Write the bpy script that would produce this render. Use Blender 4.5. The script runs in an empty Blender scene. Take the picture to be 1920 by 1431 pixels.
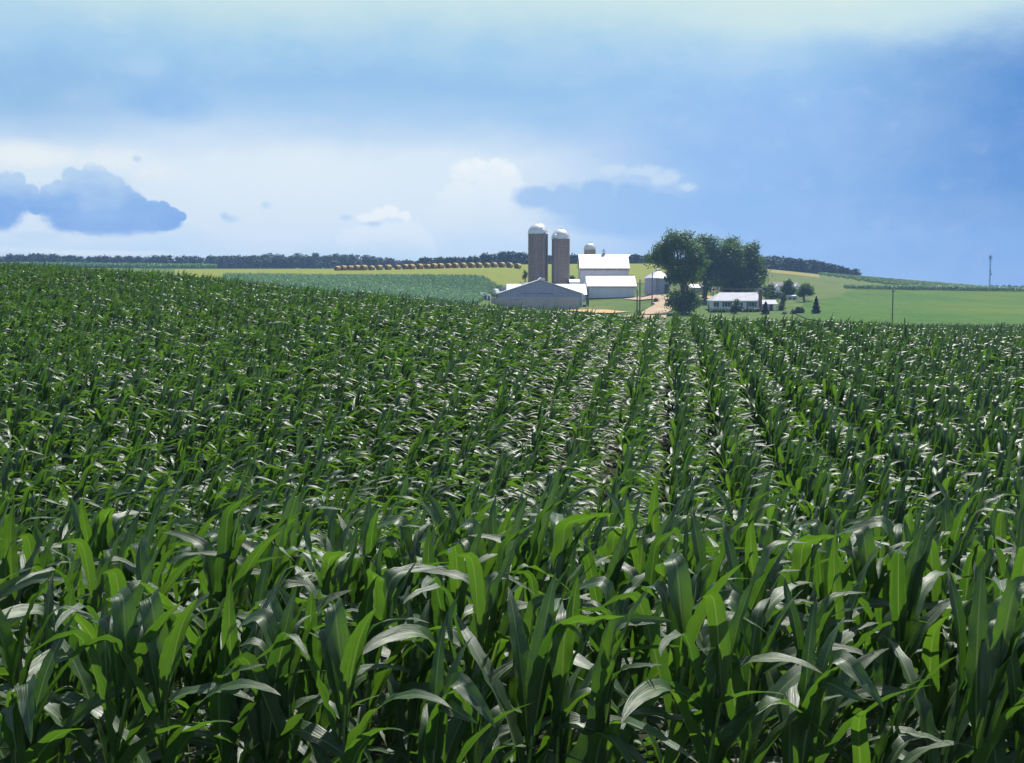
import bpy, math, random
import numpy as np
from mathutils import Vector, Matrix, Euler

R = math.radians
rng = np.random.default_rng(7)
random.seed(7)
scene = bpy.context.scene
COL = scene.collection

# ------------------------------------------------------------------ camera model
F = 2250.0            # focal length in photograph pixels (1920 wide)
EYE = 3.2             # eye height above the near ground
HY = 525.0            # horizon row
PITCH = math.atan((715.5 - HY) / F)

def P(px, py, d):
    """world point seen at pixel (px,py) of the photograph and lying at world y = d"""
    u = (px - 960.0) / F
    v = -(py - 715.5) / F
    y = math.cos(PITCH) + v * math.sin(PITCH)
    z = -math.sin(PITCH) + v * math.cos(PITCH)
    return Vector((u * d / y, d, EYE + z * d / y))

def X_(px, d): return P(px, HY, d).x
def Z_(py, d): return P(960, py, d).z

# ------------------------------------------------------------------ terrain
def pchip(xk, yk, x):
    xk = np.asarray(xk, float); yk = np.asarray(yk, float); x = np.clip(x, xk[0], xk[-1])
    h = np.diff(xk); dl = np.diff(yk) / h
    m = np.zeros_like(yk)
    for i in range(1, len(xk) - 1):
        if dl[i-1] * dl[i] > 0:
            w1 = 2*h[i] + h[i-1]; w2 = h[i] + 2*h[i-1]
            m[i] = (w1 + w2) / (w1/dl[i-1] + w2/dl[i])
    m[0] = dl[0]; m[-1] = dl[-1]
    k = np.clip(np.searchsorted(xk, x, side='right') - 1, 0, len(h) - 1)
    t = (x - xk[k]) / h[k]
    return ((1+2*t)*(1-t)**2*yk[k] + t*(1-t)**2*h[k]*m[k] + t*t*(3-2*t)*yk[k+1] + t*t*(t-1)*h[k]*m[k+1])

def yz(d, py): return (d, -(py - HY) / F * d)      # ground seen at row py
# height relative to the eye, per viewing column: (distance, z)
COLS = {
 -400:  [(2,-3.0),(4.2,-3.0),(7,-3.15),(9.8,-4.0),(13,-4.4),(18,-4.4),(23,-3.9),(28,-3.45),(34,-2.95),(50,-1.7),(65,-0.8),(78,-0.6),(95,-1.2),(140,-2.0),(250,1.0),yz(480,500),yz(700,502),(1500,12),(3000,0)],
 0:  [(2,-3.0),(4.2,-3.0),(7,-3.15),(9.8,-4.0),(13,-4.4),(18,-4.4),(23,-3.95),(28,-3.5),(34,-3.05),(50,-1.9),(65,-1.0),(75,-0.9),(95,-1.8),(140,-2.8),(250,0.5),yz(480,501),yz(700,502),(1500,12),(3000,0)],
 400:  [(2,-3.0),(4.2,-3.0),(7,-3.15),(9.8,-4.0),(13,-4.4),(18,-4.4),(23,-4.0),(28,-3.6),(34,-3.25),(50,-2.3),(62,-1.85),(70,-1.95),(95,-3.2),(140,-3.5),(250,0.2),(330,2.1),(380,3.0),yz(480,505),yz(700,504),(1500,12),(3000,0)],
 640: [(2,-3.0),(4.2,-3.0),(7,-3.15),(9.8,-4.0),(13,-4.45),(18,-4.45),(23,-3.98),(28,-3.51),(34,-3.00),(40,-2.67),(52,-2.49),(68,-2.8),(95,-4.3),(150,-4.6),yz(200,558),yz(300,521),yz(350,508),yz(420,505),yz(650,504),(1500,12),(3000,0)],
 900: [(2,-3.0),(4.2,-3.0),(7,-3.15),(9.8,-4.0),(13,-4.45),(18,-4.45),(23,-4.09),(28,-3.73),(34,-3.34),(40,-3.08),(48,-2.95),(66,-3.5),(95,-5.0),(150,-5.5),yz(200,575),yz(250,562),yz(300,522),yz(322,510),yz(348,503),yz(420,500),yz(560,499),(1500,8),(3000,0)],
 935: [(2,-3.0),(4.2,-3.0),(7,-3.15),(9.8,-4.0),(13,-4.45),(18,-4.45),(23,-4.10),(28,-3.76),(34,-3.39),(40,-3.14),(48,-3.01),(66,-3.6),(95,-5.1),(150,-5.9),yz(245,577),yz(272,566),yz(285,556),yz(310,525),yz(348,502.5),yz(420,499),yz(560,498),(1500,8),(3000,0)],
 1050: [(2,-3.0),(4.2,-3.0),(7,-3.15),(9.8,-4.0),(13,-4.45),(18,-4.45),(23,-4.13),(28,-3.82),(34,-3.48),(40,-3.26),(47,-3.14),(66,-3.8),(95,-5.2),(150,-6.4),(245,-6.4),(275,-5.9),(287,-4.6),(296,-3.0),(312,-1.4),yz(350,512),yz(390,500),yz(430,497),yz(560,497),(1500,8),(3000,0)],
 1180: [(2,-3.0),(4.2,-3.0),(7,-3.15),(9.8,-4.0),(13,-4.45),(18,-4.45),(23,-4.18),(28,-3.91),(34,-3.61),(40,-3.42),(46,-3.32),(66,-4.0),(95,-5.3),(150,-6.7),yz(238,590),yz(262,574),yz(288,558),(300,-2.6),(320,-.7),yz(355,512),yz(395,499),yz(440,496),yz(560,496),(1500,8),(3000,0)],
 1250: [(2,-3.0),(4.2,-3.0),(7,-3.15),(9.8,-4.0),(13,-4.45),(18,-4.45),(23,-4.20),(28,-3.95),(34,-3.67),(40,-3.49),(46,-3.40),(66,-4.1),(95,-5.4),(150,-6.9),yz(232,591),yz(262,566),yz(280,550),(320,-0.7),yz(360,512),yz(400,498),yz(440,496),yz(560,496),(1500,8),(3000,0)],
 1325: [(2,-3.0),(4.2,-3.0),(7,-3.15),(9.8,-4.0),(13,-4.45),(18,-4.45),(23,-4.22),(28,-3.99),(34,-3.73),(40,-3.57),(46,-3.48),(66,-4.2),(95,-5.4),(150,-6.9),yz(225,595),yz(258,586),yz(270,579),yz(290,562),yz(320,545),yz(400,504),yz(440,499),yz(600,500),(1500,6),(3000,-2)],
 1400: [(2,-3.0),(4.2,-3.0),(7,-3.15),(9.8,-4.0),(13,-4.45),(18,-4.45),(23,-4.24),(28,-4.02),(34,-3.79),(40,-3.64),(46,-3.56),(66,-4.25),(95,-5.4),(150,-6.8),yz(220,597),yz(262,584),yz(300,560),yz(340,541),yz(450,508),yz(520,502),yz(640,503),(1500,4),(3000,-5)],
 1600: [(2,-3.0),(4.2,-3.0),(7,-3.15),(9.8,-4.0),(13,-4.45),(18,-4.45),(23,-4.27),(28,-4.08),(34,-3.88),(40,-3.75),(46,-3.69),(66,-4.4),(95,-5.5),(140,-6.7),yz(200,602),yz(300,566),yz(340,547.5),yz(372,541),yz(440,527),yz(490,521),yz(530,521),(650,-3),(1500,-9),(3000,-22)],
 1760: [(2,-3.0),(4.2,-3.0),(7,-3.15),(9.8,-4.0),(13,-4.45),(18,-4.45),(23,-4.30),(28,-4.14),(34,-3.98),(40,-3.87),(46,-3.81),(66,-4.7),(95,-5.6),(140,-6.8),yz(200,605),yz(300,566),yz(350,547),yz(380,542.5),yz(440,536),yz(485,534),yz(530,535),(700,-7),(1500,-13),(3000,-22)],
 1920: [(2,-3.0),(4.2,-3.0),(7,-3.15),(9.8,-4.0),(13,-4.45),(18,-4.45),(23,-4.33),(28,-4.21),(34,-4.08),(40,-4.00),(46,-3.95),(75,-5.0),(130,-6.7),yz(200,605),yz(300,567),yz(350,548),yz(400,545.5),yz(470,545),yz(700,545),(1500,-13),(3000,-22)],
 2400: [(2,-3.0),(4.2,-3.0),(7,-3.15),(9.8,-4.0),(13,-4.45),(18,-4.45),(23,-4.36),(28,-4.27),(34,-4.17),(40,-4.11),(46,-4.07),(75,-5.3),(130,-6.9),yz(200,607),yz(300,572),yz(350,553),yz(400,550),yz(700,547),(1500,-13),(3000,-22)],
}
ND, NU = 420, 241
LD = np.linspace(math.log(2), math.log(3000), ND)
_u = np.array([(p - 960) / F for p in COLS])
_tab = np.array([pchip(np.log([a for a, b in c]), [b for a, b in c], LD) for c in COLS.values()])
UU = np.linspace(_u[0], _u[-1], NU)
TAB = np.array([pchip(_u, _tab[:, j], UU) for j in range(ND)]).T + EYE     # [NU, ND]

def ground(x, y):
    x = np.asarray(x, float); y = np.asarray(y, float)
    d = np.clip(y, 2.001, 2990); u = np.clip(x / np.maximum(y, 3.0), _u[0], _u[-1])
    fu = (u - UU[0]) / (UU[1] - UU[0]); fd = (np.log(d) - LD[0]) / (LD[1] - LD[0])
    i = np.clip(fu.astype(int), 0, NU - 2); j = np.clip(fd.astype(int), 0, ND - 2)
    a = fu - i; b = fd - j
    return TAB[i, j]*(1-a)*(1-b) + TAB[i+1, j]*a*(1-b) + TAB[i, j+1]*(1-a)*b + TAB[i+1, j+1]*a*b
def G(x, y): return float(ground(np.array([x]), np.array([y]))[0])

# ------------------------------------------------------------------ node helper
class NT:
    def __init__(s, tree):
        s.t = tree; s.n = tree.nodes; s.l = tree.links
    def new(s, typ, **kw):
        n = s.n.new(typ)
        for k, v in kw.items(): setattr(n, k, v)
        return n
    def set(s, sock, v):
        if hasattr(v, 'is_linked'): s.l.new(v, sock)
        else: sock.default_value = v
    def m(s, op, a, b=None, c=None):
        n = s.new('ShaderNodeMath', operation=op); s.set(n.inputs[0], a)
        if b is not None: s.set(n.inputs[1], b)
        if c is not None: s.set(n.inputs[2], c)
        return n.outputs[0]
    def ss(s, x, lo, hi, t0=0.0, t1=1.0):
        n = s.new('ShaderNodeMapRange', interpolation_type='SMOOTHSTEP')
        s.set(n.inputs[0], x); s.set(n.inputs[1], lo); s.set(n.inputs[2], hi)
        n.inputs[3].default_value = t0; n.inputs[4].default_value = t1
        return n.outputs[0]
    def mix(s, f, a, b, mode='MIX'):
        n = s.new('ShaderNodeMix', data_type='RGBA', blend_type=mode)
        s.set(n.inputs[0], f)
        for i, v in ((6, a), (7, b)):
            if isinstance(v, (tuple, list)) and len(v) == 3: v = (*v, 1)
            s.set(n.inputs[i], v)
        return n.outputs[2]
    def noise(s, vec, scale, detail=3, rough=.5, dim='3D', out=0):
        n = s.new('ShaderNodeTexNoise', noise_dimensions=dim)
        if vec is not None: s.l.new(vec, n.inputs['Vector'])
        n.inputs['Scale'].default_value = scale; n.inputs['Detail'].default_value = detail
        n.inputs['Roughness'].default_value = rough
        return n.outputs[out]
    def ramp(s, f, stops, interp='LINEAR'):
        n = s.new('ShaderNodeValToRGB'); cr = n.color_ramp; cr.interpolation = interp
        while len(cr.elements) > 1: cr.elements.remove(cr.elements[-1])
        for k, (p, c) in enumerate(stops):
            e = cr.elements[0] if k == 0 else cr.elements.new(p)
            e.position = p; e.color = (*c, 1) if len(c) == 3 else c
        s.set(n.inputs[0], f); return n.outputs[0]
    def mapping(s, vec, scale=(1, 1, 1), loc=(0, 0, 0)):
        n = s.new('ShaderNodeMapping'); s.l.new(vec, n.inputs[0])
        n.inputs['Scale'].default_value = scale; n.inputs['Location'].default_value = loc
        return n.outputs[0]

def lin(r, g, b):
    f = lambda c: c/12.92 if c <= .04045 else ((c + .055)/1.055)**2.4
    return (f(r/255), f(g/255), f(b/255))

def material(name):
    m = bpy.data.materials.new(name); m.use_nodes = True
    m.node_tree.nodes.clear(); t = NT(m.node_tree)
    out = t.new('ShaderNodeOutputMaterial')
    return m, t, out

def plain(name, c1, c2=None, rough=.7, scale=1.5, bump=0.0, bscale=20, metallic=0.0, spec=.5, stretch=(1, 1, 1), detail=5, c3=None):
    """a surface whose colour wanders between two tones"""
    m, t, out = material(name)
    tc = t.new('ShaderNodeTexCoord'); v = t.mapping(tc.outputs['Object'], stretch)
    b = t.new('ShaderNodeBsdfPrincipled'); t.l.new(b.outputs[0], out.inputs[0])
    f = t.ss(t.noise(v, scale, detail, .6), .3, .7)
    col = t.mix(f, c1, c2 or tuple(x*.85 for x in c1))
    if c3: col = t.mix(t.ss(t.noise(v, scale*7, 4, .65), .5, .72), col, c3)
    t.l.new(col, b.inputs['Base Color'])
    b.inputs['Roughness'].default_value = rough; b.inputs['Metallic'].default_value = metallic
    b.inputs['Specular IOR Level'].default_value = spec
    if bump:
        bn = t.new('ShaderNodeBump'); bn.inputs['Strength'].default_value = bump; bn.inputs['Distance'].default_value = .05
        t.l.new(t.noise(v, bscale, 4, .6), bn.inputs['Height']); t.l.new(bn.outputs[0], b.inputs['Normal'])
    return m

def ridged(name, c1, c2, axis, freq, rough=.5, metallic=0.0, dist=.03, stain=(.12, .1, .08), stain_amt=.25, spec=.5, dark_groove=.25):
    """ribbed sheet or boards: ridges along one axis, weathered colour"""
    m, t, out = material(name)
    tc = t.new('ShaderNodeTexCoord'); o = tc.outputs['Object']
    sep = t.new('ShaderNodeSeparateXYZ'); t.l.new(o, sep.inputs[0])
    b = t.new('ShaderNodeBsdfPrincipled'); t.l.new(b.outputs[0], out.inputs[0])
    w = t.m('PINGPONG', t.m('MULTIPLY', sep.outputs[axis], freq), .5)
    col = t.mix(t.ss(t.noise(t.mapping(o, (1, 1, .35)), .8, 5, .65), .3, .7), c1, c2)
    col = t.mix(t.m('MULTIPLY', t.ss(t.noise(t.mapping(o, (1.6, 1.6, .25)), 1.4, 6, .7), .52, .75), stain_amt), col, stain)
    col = t.mix(t.m('MULTIPLY', t.ss(w, .06, .0), dark_groove), col, tuple(x*.4 for x in c1))
    t.l.new(col, b.inputs['Base Color'])
    b.inputs['Roughness'].default_value = rough; b.inputs['Metallic'].default_value = metallic; b.inputs['Specular IOR Level'].default_value = spec
    bn = t.new('ShaderNodeBump'); bn.inputs['Strength'].default_value = .6; bn.inputs['Distance'].default_value = dist
    t.l.new(t.ss(w, .0, .2), bn.inputs['Height']); t.l.new(bn.outputs[0], b.inputs['Normal'])
    return m

def stave(name, c1, c2, mortar):
    m, t, out = material(name)
    tc = t.new('ShaderNodeTexCoord')
    b = t.new('ShaderNodeBsdfPrincipled'); t.l.new(b.outputs[0], out.inputs[0])
    br = t.new('ShaderNodeTexBrick'); t.l.new(t.mapping(tc.outputs['UV'], (1, 1, 1)), br.inputs[0])
    br.inputs['Scale'].default_value = 1; br.inputs['Brick Width'].default_value = .3; br.inputs['Row Height'].default_value = .76
    br.inputs['Mortar Size'].default_value = .03; br.inputs['Color1'].default_value = (*c1, 1); br.inputs['Color2'].default_value = (*c2, 1); br.inputs['Mortar'].default_value = (*mortar, 1)
    br.offset = .5
    col = t.mix(t.m('MULTIPLY', t.ss(t.noise(t.mapping(tc.outputs['Object'], (1, 1, .12)), .9, 6, .7), .45, .75), .6), br.outputs[0], tuple(x*.5 for x in c1))
    t.l.new(col, b.inputs['Base Color']); b.inputs['Roughness'].default_value = .85
    return m

def leaf_mat(name, ca, cb, trans, rough=.45, tfac=.35, nscale=.35, spec=.4):
    """foliage of trees, shrubs and distant crops"""
    m, t, out = material(name)
    geo = t.new('ShaderNodeNewGeometry'); oi = t.new('ShaderNodeObjectInfo')
    f = t.ss(t.noise(geo.outputs['Position'], nscale, 4, .6), .3, .7)
    col = t.mix(f, ca, cb)
    col = t.mix(t.m('MULTIPLY', geo.outputs['Random Per Island'], .5), col, tuple(x*1.5 for x in cb))
    b = t.new('ShaderNodeBsdfPrincipled'); t.l.new(col, b.inputs['Base Color']); b.inputs['Roughness'].default_value = rough
    b.inputs['Specular IOR Level'].default_value = spec
    tr = t.new('ShaderNodeBsdfTranslucent'); t.l.new(t.mix(f, trans, tuple(x*.7 for x in trans)), tr.inputs[0])
    mx = t.new('ShaderNodeMixShader'); mx.inputs[0].default_value = tfac
    t.l.new(b.outputs[0], mx.inputs[1]); t.l.new(tr.outputs[0], mx.inputs[2]); t.l.new(mx.outputs[0], out.inputs[0])
    return m

def corn_leaf_mat():
    m, t, out = material('corn_leaf')
    uv = t.new('ShaderNodeUVMap'); sep = t.new('ShaderNodeSeparateXYZ'); t.l.new(uv.outputs[0], sep.inputs[0])
    oi = t.new('ShaderNodeObjectInfo'); geo = t.new('ShaderNodeNewGeometry')
    u, v = sep.outputs[0], sep.outputs[1]
    a = t.m('ABSOLUTE', t.m('SUBTRACT', u, .5))
    rib = t.ss(a, .055, .02)
    comb = t.new('ShaderNodeCombineXYZ'); t.l.new(t.m('MULTIPLY', u, 26), comb.inputs[0]); t.l.new(t.m('MULTIPLY', v, 1.2), comb.inputs[1])
    t.l.new(t.m('MULTIPLY', oi.outputs['Random'], 50), comb.inputs[2])
    vein = t.noise(comb.outputs[0], 1.0, 3, .6)
    big = t.noise(geo.outputs['Position'], .12, 3, .5)
    f = t.m('ADD', t.m('MULTIPLY', vein, .62), t.m('MULTIPLY', geo.outputs['Random Per Island'], .38))
    col = t.mix(t.ss(f, .25, .75), (.018, .053, .017), (.037, .090, .026))
    col = t.mix(t.m('MULTIPLY', t.ss(big, .4, .65), .5), col, (.042, .092, .017))
    # a few yellowed, drying leaves and brown tips
    dry = t.m('MULTIPLY', t.ss(geo.outputs['Random Per Island'], .955, .97), t.ss(vein, .3, .6))
    col = t.mix(dry, col, (.24, .20, .05))
    tip = t.m('MULTIPLY', t.ss(v, .93, 1.0), t.ss(geo.outputs['Random Per Island'], .5, .9))
    col = t.mix(t.m('MULTIPLY', tip, .7), col, (.22, .15, .06))
    col = t.mix(t.m('MULTIPLY', rib, .85), col, (.19, .27, .11))
    b = t.new('ShaderNodeBsdfPrincipled'); t.l.new(col, b.inputs['Base Color'])
    t.l.new(t.ss(vein, .2, .8, .35, .51), b.inputs['Roughness'])
    b.inputs['Specular IOR Level'].default_value = 1.0
    bn = t.new('ShaderNodeBump'); bn.inputs['Strength'].default_value = .75; bn.inputs['Distance'].default_value = .004
    t.l.new(vein, bn.inputs['Height']); t.l.new(bn.outputs[0], b.inputs['Normal'])
    tr = t.new('ShaderNodeBsdfTranslucent')
    tcol = t.mix(t.ss(f, .25, .75), (.047, .140, .010), (.118, .262, .014))
    t.l.new(t.mix(t.m('MULTIPLY', rib, .6), tcol, (.22, .30, .06)), tr.inputs[0])
    mx = t.new('ShaderNodeMixShader'); mx.inputs[0].default_value = .38
    t.l.new(b.outputs[0], mx.inputs[1]); t.l.new(tr.outputs[0], mx.inputs[2]); t.l.new(mx.outputs[0], out.inputs[0])
    return m

def ground_mat(name, tones, scale, bump=.4, bscale=6.0, rough=.95, streak=None):
    """soil, grass or crop cover: several tones laid over each other at different sizes"""
    m, t, out = material(name)
    geo = t.new('ShaderNodeNewGeometry'); p = geo.outputs['Position']
    b = t.new('ShaderNodeBsdfPrincipled'); t.l.new(b.outputs[0], out.inputs[0])
    col = t.mix(t.ss(t.noise(p, scale, 5, .6), .35, .65), tones[0], tones[1])
    if len(tones) > 2: col = t.mix(t.ss(t.noise(p, scale*9, 5, .7), .42, .68), col, tones[2])
    if len(tones) > 3: col = t.mix(t.ss(t.noise(p, scale*.25, 3, .5), .5, .7), col, tones[3])
    if streak:
        col = t.mix(t.m('MULTIPLY', t.ss(t.noise(t.mapping(p, streak), 1.0, 4, .6), .4, .65), .5), col, tones[-1])
    t.l.new(col, b.inputs['Base Color']); b.inputs['Roughness'].default_value = rough; b.inputs['Specular IOR Level'].default_value = .15
    bn = t.new('ShaderNodeBump'); bn.inputs['Strength'].default_value = bump; bn.inputs['Distance'].default_value = .25
    t.l.new(t.noise(p, bscale, 4, .7), bn.inputs['Height']); t.l.new(bn.outputs[0], b.inputs['Normal'])
    return m

M = {}
M['corn_leaf'] = corn_leaf_mat()
M['corn_stalk'] = plain('corn_stalk', (.09, .16, .035), (.13, .19, .05), .45, 6)
M['soil'] = ground_mat('soil', [(.018, .022, .011), (.026, .026, .014), (.013, .02, .008)], .8)
M['grass'] = ground_mat('grass', [(.065, .12, .018), (.09, .14, .024), (.045, .09, .014), (.11, .14, .03)], .12)
M['hay'] = ground_mat('hay_stubble', [(.17, .19, .026), (.135, .175, .024), (.21, .205, .035), (.15, .19, .026)], .09, streak=(.25, .02, .1))
M['pasture'] = ground_mat('pasture', [(.085, .125, .022), (.11, .135, .028), (.065, .105, .018), (.13, .135, .032)], .06)
M['alfalfa'] = ground_mat('alfalfa', [(.036, .108, .005), (.056, .126, .007), (.022, .076, .005), (.080, .130, .009)], .05, streak=(.4, .03, .1))
M['stubble'] = ground_mat('stubble', [(.22, .19, .05), (.18, .18, .045), (.26, .21, .06)], .2)
M['gravel'] = ground_mat('gravel', [(.42, .31, .21), (.50, .38, .26), (.33, .24, .16)], .3)
M['clay'] = ground_mat('clay', [(.54, .33, .12), (.60, .42, .2), (.42, .21, .08)], .35)
M['crop_soil'] = ground_mat('crop_soil', [(.05, .09, .03), (.06, .11, .035), (.045, .05, .025)], .4)
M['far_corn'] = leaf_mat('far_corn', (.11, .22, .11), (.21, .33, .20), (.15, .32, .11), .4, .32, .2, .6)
M['hill_corn'] = leaf_mat('hill_corn', (.11, .20, .07), (.16, .25, .09), (.14, .28, .07), .45, .35, .2, .4)
M['tree_leaf'] = leaf_mat('tree_leaf', (.038, .084, .018), (.066, .125, .026), (.11, .23, .018), .5, .38, .3, .2)
M['wood_leaf'] = leaf_mat('wood_leaf', (.013, .034, .022), (.028, .060, .030), (.02, .05, .015), .6, .15, .08, .2)
M['shrub_leaf'] = leaf_mat('shrub_leaf', (.028, .07, .018), (.045, .095, .022), (.05, .12, .015), .5, .25, .8, .3)
M['spruce'] = leaf_mat('spruce_needles', (.013, .032, .017), (.02, .045, .022), (.015, .035, .01), .6, .12, .8, .2)
M['bark'] = plain('bark', (.075, .06, .048), (.11, .09, .07), .9, 3, .6, 12, stretch=(1, 1, .2))
M['white_metal'] = ridged('white_roof_sheet', (.80, .80, .80), (.74, .74, .75), 0, 1.3, .38, 0, .02, (.55, .52, .48), .22, .5, .12)
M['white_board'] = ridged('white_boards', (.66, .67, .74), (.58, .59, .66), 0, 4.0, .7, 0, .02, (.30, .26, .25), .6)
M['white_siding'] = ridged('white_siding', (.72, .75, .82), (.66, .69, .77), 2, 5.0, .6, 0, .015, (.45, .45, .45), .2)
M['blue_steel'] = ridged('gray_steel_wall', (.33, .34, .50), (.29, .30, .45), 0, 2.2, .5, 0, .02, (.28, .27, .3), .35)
M['galvanized'] = ridged('galvanized_steel', (.52, .53, .60), (.44, .45, .52), 2, 3.0, .42, .35, .03, (.30, .26, .22), .35)
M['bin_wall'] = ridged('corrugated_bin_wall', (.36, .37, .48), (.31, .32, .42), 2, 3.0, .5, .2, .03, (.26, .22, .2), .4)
M['bin_roof'] = plain('bin_roof', (.78, .79, .80), (.70, .71, .73), .4, 2, metallic=.2)
M['dome'] = plain('dome_metal', (.78, .78, .79), (.66, .67, .70), .42, 1.2, metallic=.15)
M['stave'] = stave('silo_staves', (.26, .20, .168), (.19, .148, .13), (.12, .092, .082))
M['stave_tan'] = stave('silo_staves_tan', (.42, .31, .2), (.36, .27, .18), (.25, .2, .15))
M['hoop'] = plain('hoop_steel', (.17, .14, .13), (.22, .18, .16), .6, 3, metallic=.4)
M['chute'] = ridged('chute_metal', (.22, .18, .17), (.18, .15, .14), 2, 1.2, .5, .2)
M['concrete'] = plain('concrete', (.52, .46, .47), (.42, .37, .39), .9, .7, .3, 9, stretch=(1, 1, .3), c3=(.34, .30, .30))
M['red_trim'] = plain('red_trim', (.42, .13, .09), (.36, .12, .08), .6)
M['white_paint'] = plain('white_paint', (.80, .80, .80), (.74, .74, .74), .5, 3)
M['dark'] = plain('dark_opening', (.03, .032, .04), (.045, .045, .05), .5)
M['glass'] = plain('window_glass', (.035, .045, .06), (.06, .07, .09), .12, 2)
M['shutter'] = plain('shutter', (.06, .065, .09), (.05, .05, .075), .6)
M['shingle'] = ridged('gray_shingles', (.42, .42, .46), (.36, .36, .41), 1, 6.0, .75, 0, .01, (.25, .25, .27), .4)
M['dark_shingle'] = ridged('dark_shingles', (.12, .11, .13), (.16, .14, .15), 1, 6.0, .8, 0, .01)
M['brick'] = plain('chimney_brick', (.27, .11, .075), (.20, .085, .06), .9, 8, .4, 30)
M['pole'] = plain('pole_wood', (.14, .115, .10), (.19, .16, .13), .9, 2, .4, 20, stretch=(1, 1, .2))
M['wire'] = plain('wire', (.05, .05, .05), (.08, .08, .08), .6)
M['tower'] = plain('tower_steel', (.10, .13, .19), (.13, .15, .2), .6, metallic=.3)
M['bale'] = plain('hay_bale', (.50, .34, .15), (.40, .26, .11), .95, 2.5, .8, 22, c3=(.60, .44, .21))  # roll lightened: its sunlit look is put into the colour
M['bale_end_shade'] = plain('hay_bale_end_shade', (.20, .12, .05), (.14, .085, .035), .95, 2.5, .8, 22, c3=(.30, .19, .085))  # same hay, darkened: shade on the end faces is put into the colour
M['rust'] = plain('rusty_orange', (.50, .22, .09), (.42, .18, .08), .8)
M['tan_wall'] = plain('tan_wall', (.42, .36, .33), (.38, .33, .31), .8)

# ------------------------------------------------------------------ mesh builder
class MB:
    def __init__(s): s.v = []; s.f = []; s.uv = []; s.n = 0; s.smooth = []
    def add(s, verts, faces, uvs=None, smooth=False):
        verts = [tuple(p) for p in verts]
        s.v += verts
        for k, f in enumerate(faces):
            s.f.append(tuple(i + s.n for i in f)); s.smooth.append(smooth)
            s.uv += [uvs[i] for i in f] if uvs else [(0, 0)] * len(f)
        s.n += len(verts); return s
    def box(s, c, size, rz=0.0):
        hx, hy, hz = (k/2 for k in size); ca, sa = math.cos(rz), math.sin(rz); V = []
        for z in (-hz, hz):
            for x, y in ((-hx, -hy), (hx, -hy), (hx, hy), (-hx, hy)):
                V.append((c[0] + x*ca - y*sa, c[1] + x*sa + y*ca, c[2] + z))
        return s.add(V, [(3, 2, 1, 0), (4, 5, 6, 7), (0, 1, 5, 4), (1, 2, 6, 5), (2, 3, 7, 6), (3, 0, 4, 7)])
    def bx(s, x0, x1, y0, y1, z0, z1): return s.box(((x0+x1)/2, (y0+y1)/2, (z0+z1)/2), (x1-x0, y1-y0, z1-z0))
    def prism(s, prof, y0, y1):
        """profile of (x,z), counter-clockwise seen from -y, pushed from y0 to y1"""
        n = len(prof); V = [(x, y0, z) for x, z in prof] + [(x, y1, z) for x, z in prof]
        Fc = [tuple(range(n)), tuple(range(2*n - 1, n - 1, -1))]
        for i in range(n):
            j = (i + 1) % n; Fc.append((j, i, i + n, j + n))
        return s.add(V, Fc)
    def xprism(s, prof, x0, x1):
        """profile of (y,z), pushed along x"""
        n = len(prof); V = [(x0, y, z) for y, z in prof] + [(x1, y, z) for y, z in prof]
        Fc = [tuple(range(n - 1, -1, -1)), tuple(range(n, 2*n))]
        for i in range(n):
            j = (i + 1) % n; Fc.append((i, j, j + n, i + n))
        return s.add(V, Fc)
    def tube(s, pts, rad, n=8, cap=True):
        pts = [Vector(p) for p in pts]; V = []; Fc = []
        for i, p in enumerate(pts):
            t = (pts[min(i+1, len(pts)-1)] - pts[max(i-1, 0)]).normalized()
            a = t.cross(Vector((0, 0, 1)) if abs(t.z) < .9 else Vector((1, 0, 0))).normalized(); b = t.cross(a)
            r = rad[i] if hasattr(rad, '__len__') else rad
            for k in range(n):
                w = 2*math.pi*k/n; V.append(p + (a*math.cos(w) + b*math.sin(w))*r)
        for i in range(len(pts) - 1):
            for k in range(n):
                q = (k + 1) % n; Fc.append((i*n + k, i*n + q, (i+1)*n + q, (i+1)*n + k))
        s.add(V, Fc, smooth=True)
        if cap: s.add(V[:n], [tuple(range(n))]); s.add(V[-n:], [tuple(range(n-1, -1, -1))])
        return s
    def lathe(s, prof, n=40, c=(0, 0, 0), smooth=True, uvscale=True):
        """profile of (r,z) from bottom to top"""
        V = []; U = []; Fc = []
        for r, z in prof:
            for k in range(n + 1):
                w = 2*math.pi*k/n; V.append((c[0] + r*math.cos(w), c[1] + r*math.sin(w), c[2] + z)); U.append((w*max(p[0] for p in prof), z))
        for i in range(len(prof) - 1):
            for k in range(n): Fc.append((i*(n+1) + k, i*(n+1) + k + 1, (i+1)*(n+1) + k + 1, (i+1)*(n+1) + k))
        return s.add(V, Fc, U, smooth)
    def build(s, name, mat, parent=None, loc=None):
        me = bpy.data.meshes.new(name); me.from_pydata(s.v, [], s.f)
        uvl = me.uv_layers.new(name='UVMap'); uvl.data.foreach_set('uv', [c for p in s.uv for c in p])
        me.polygons.foreach_set('use_smooth', s.smooth); me.materials.append(M[mat]); me.update()
        o = bpy.data.objects.new(name, me); COL.objects.link(o)
        if parent: o.parent = parent
        if loc is not None: o.location = loc
        return o

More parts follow.
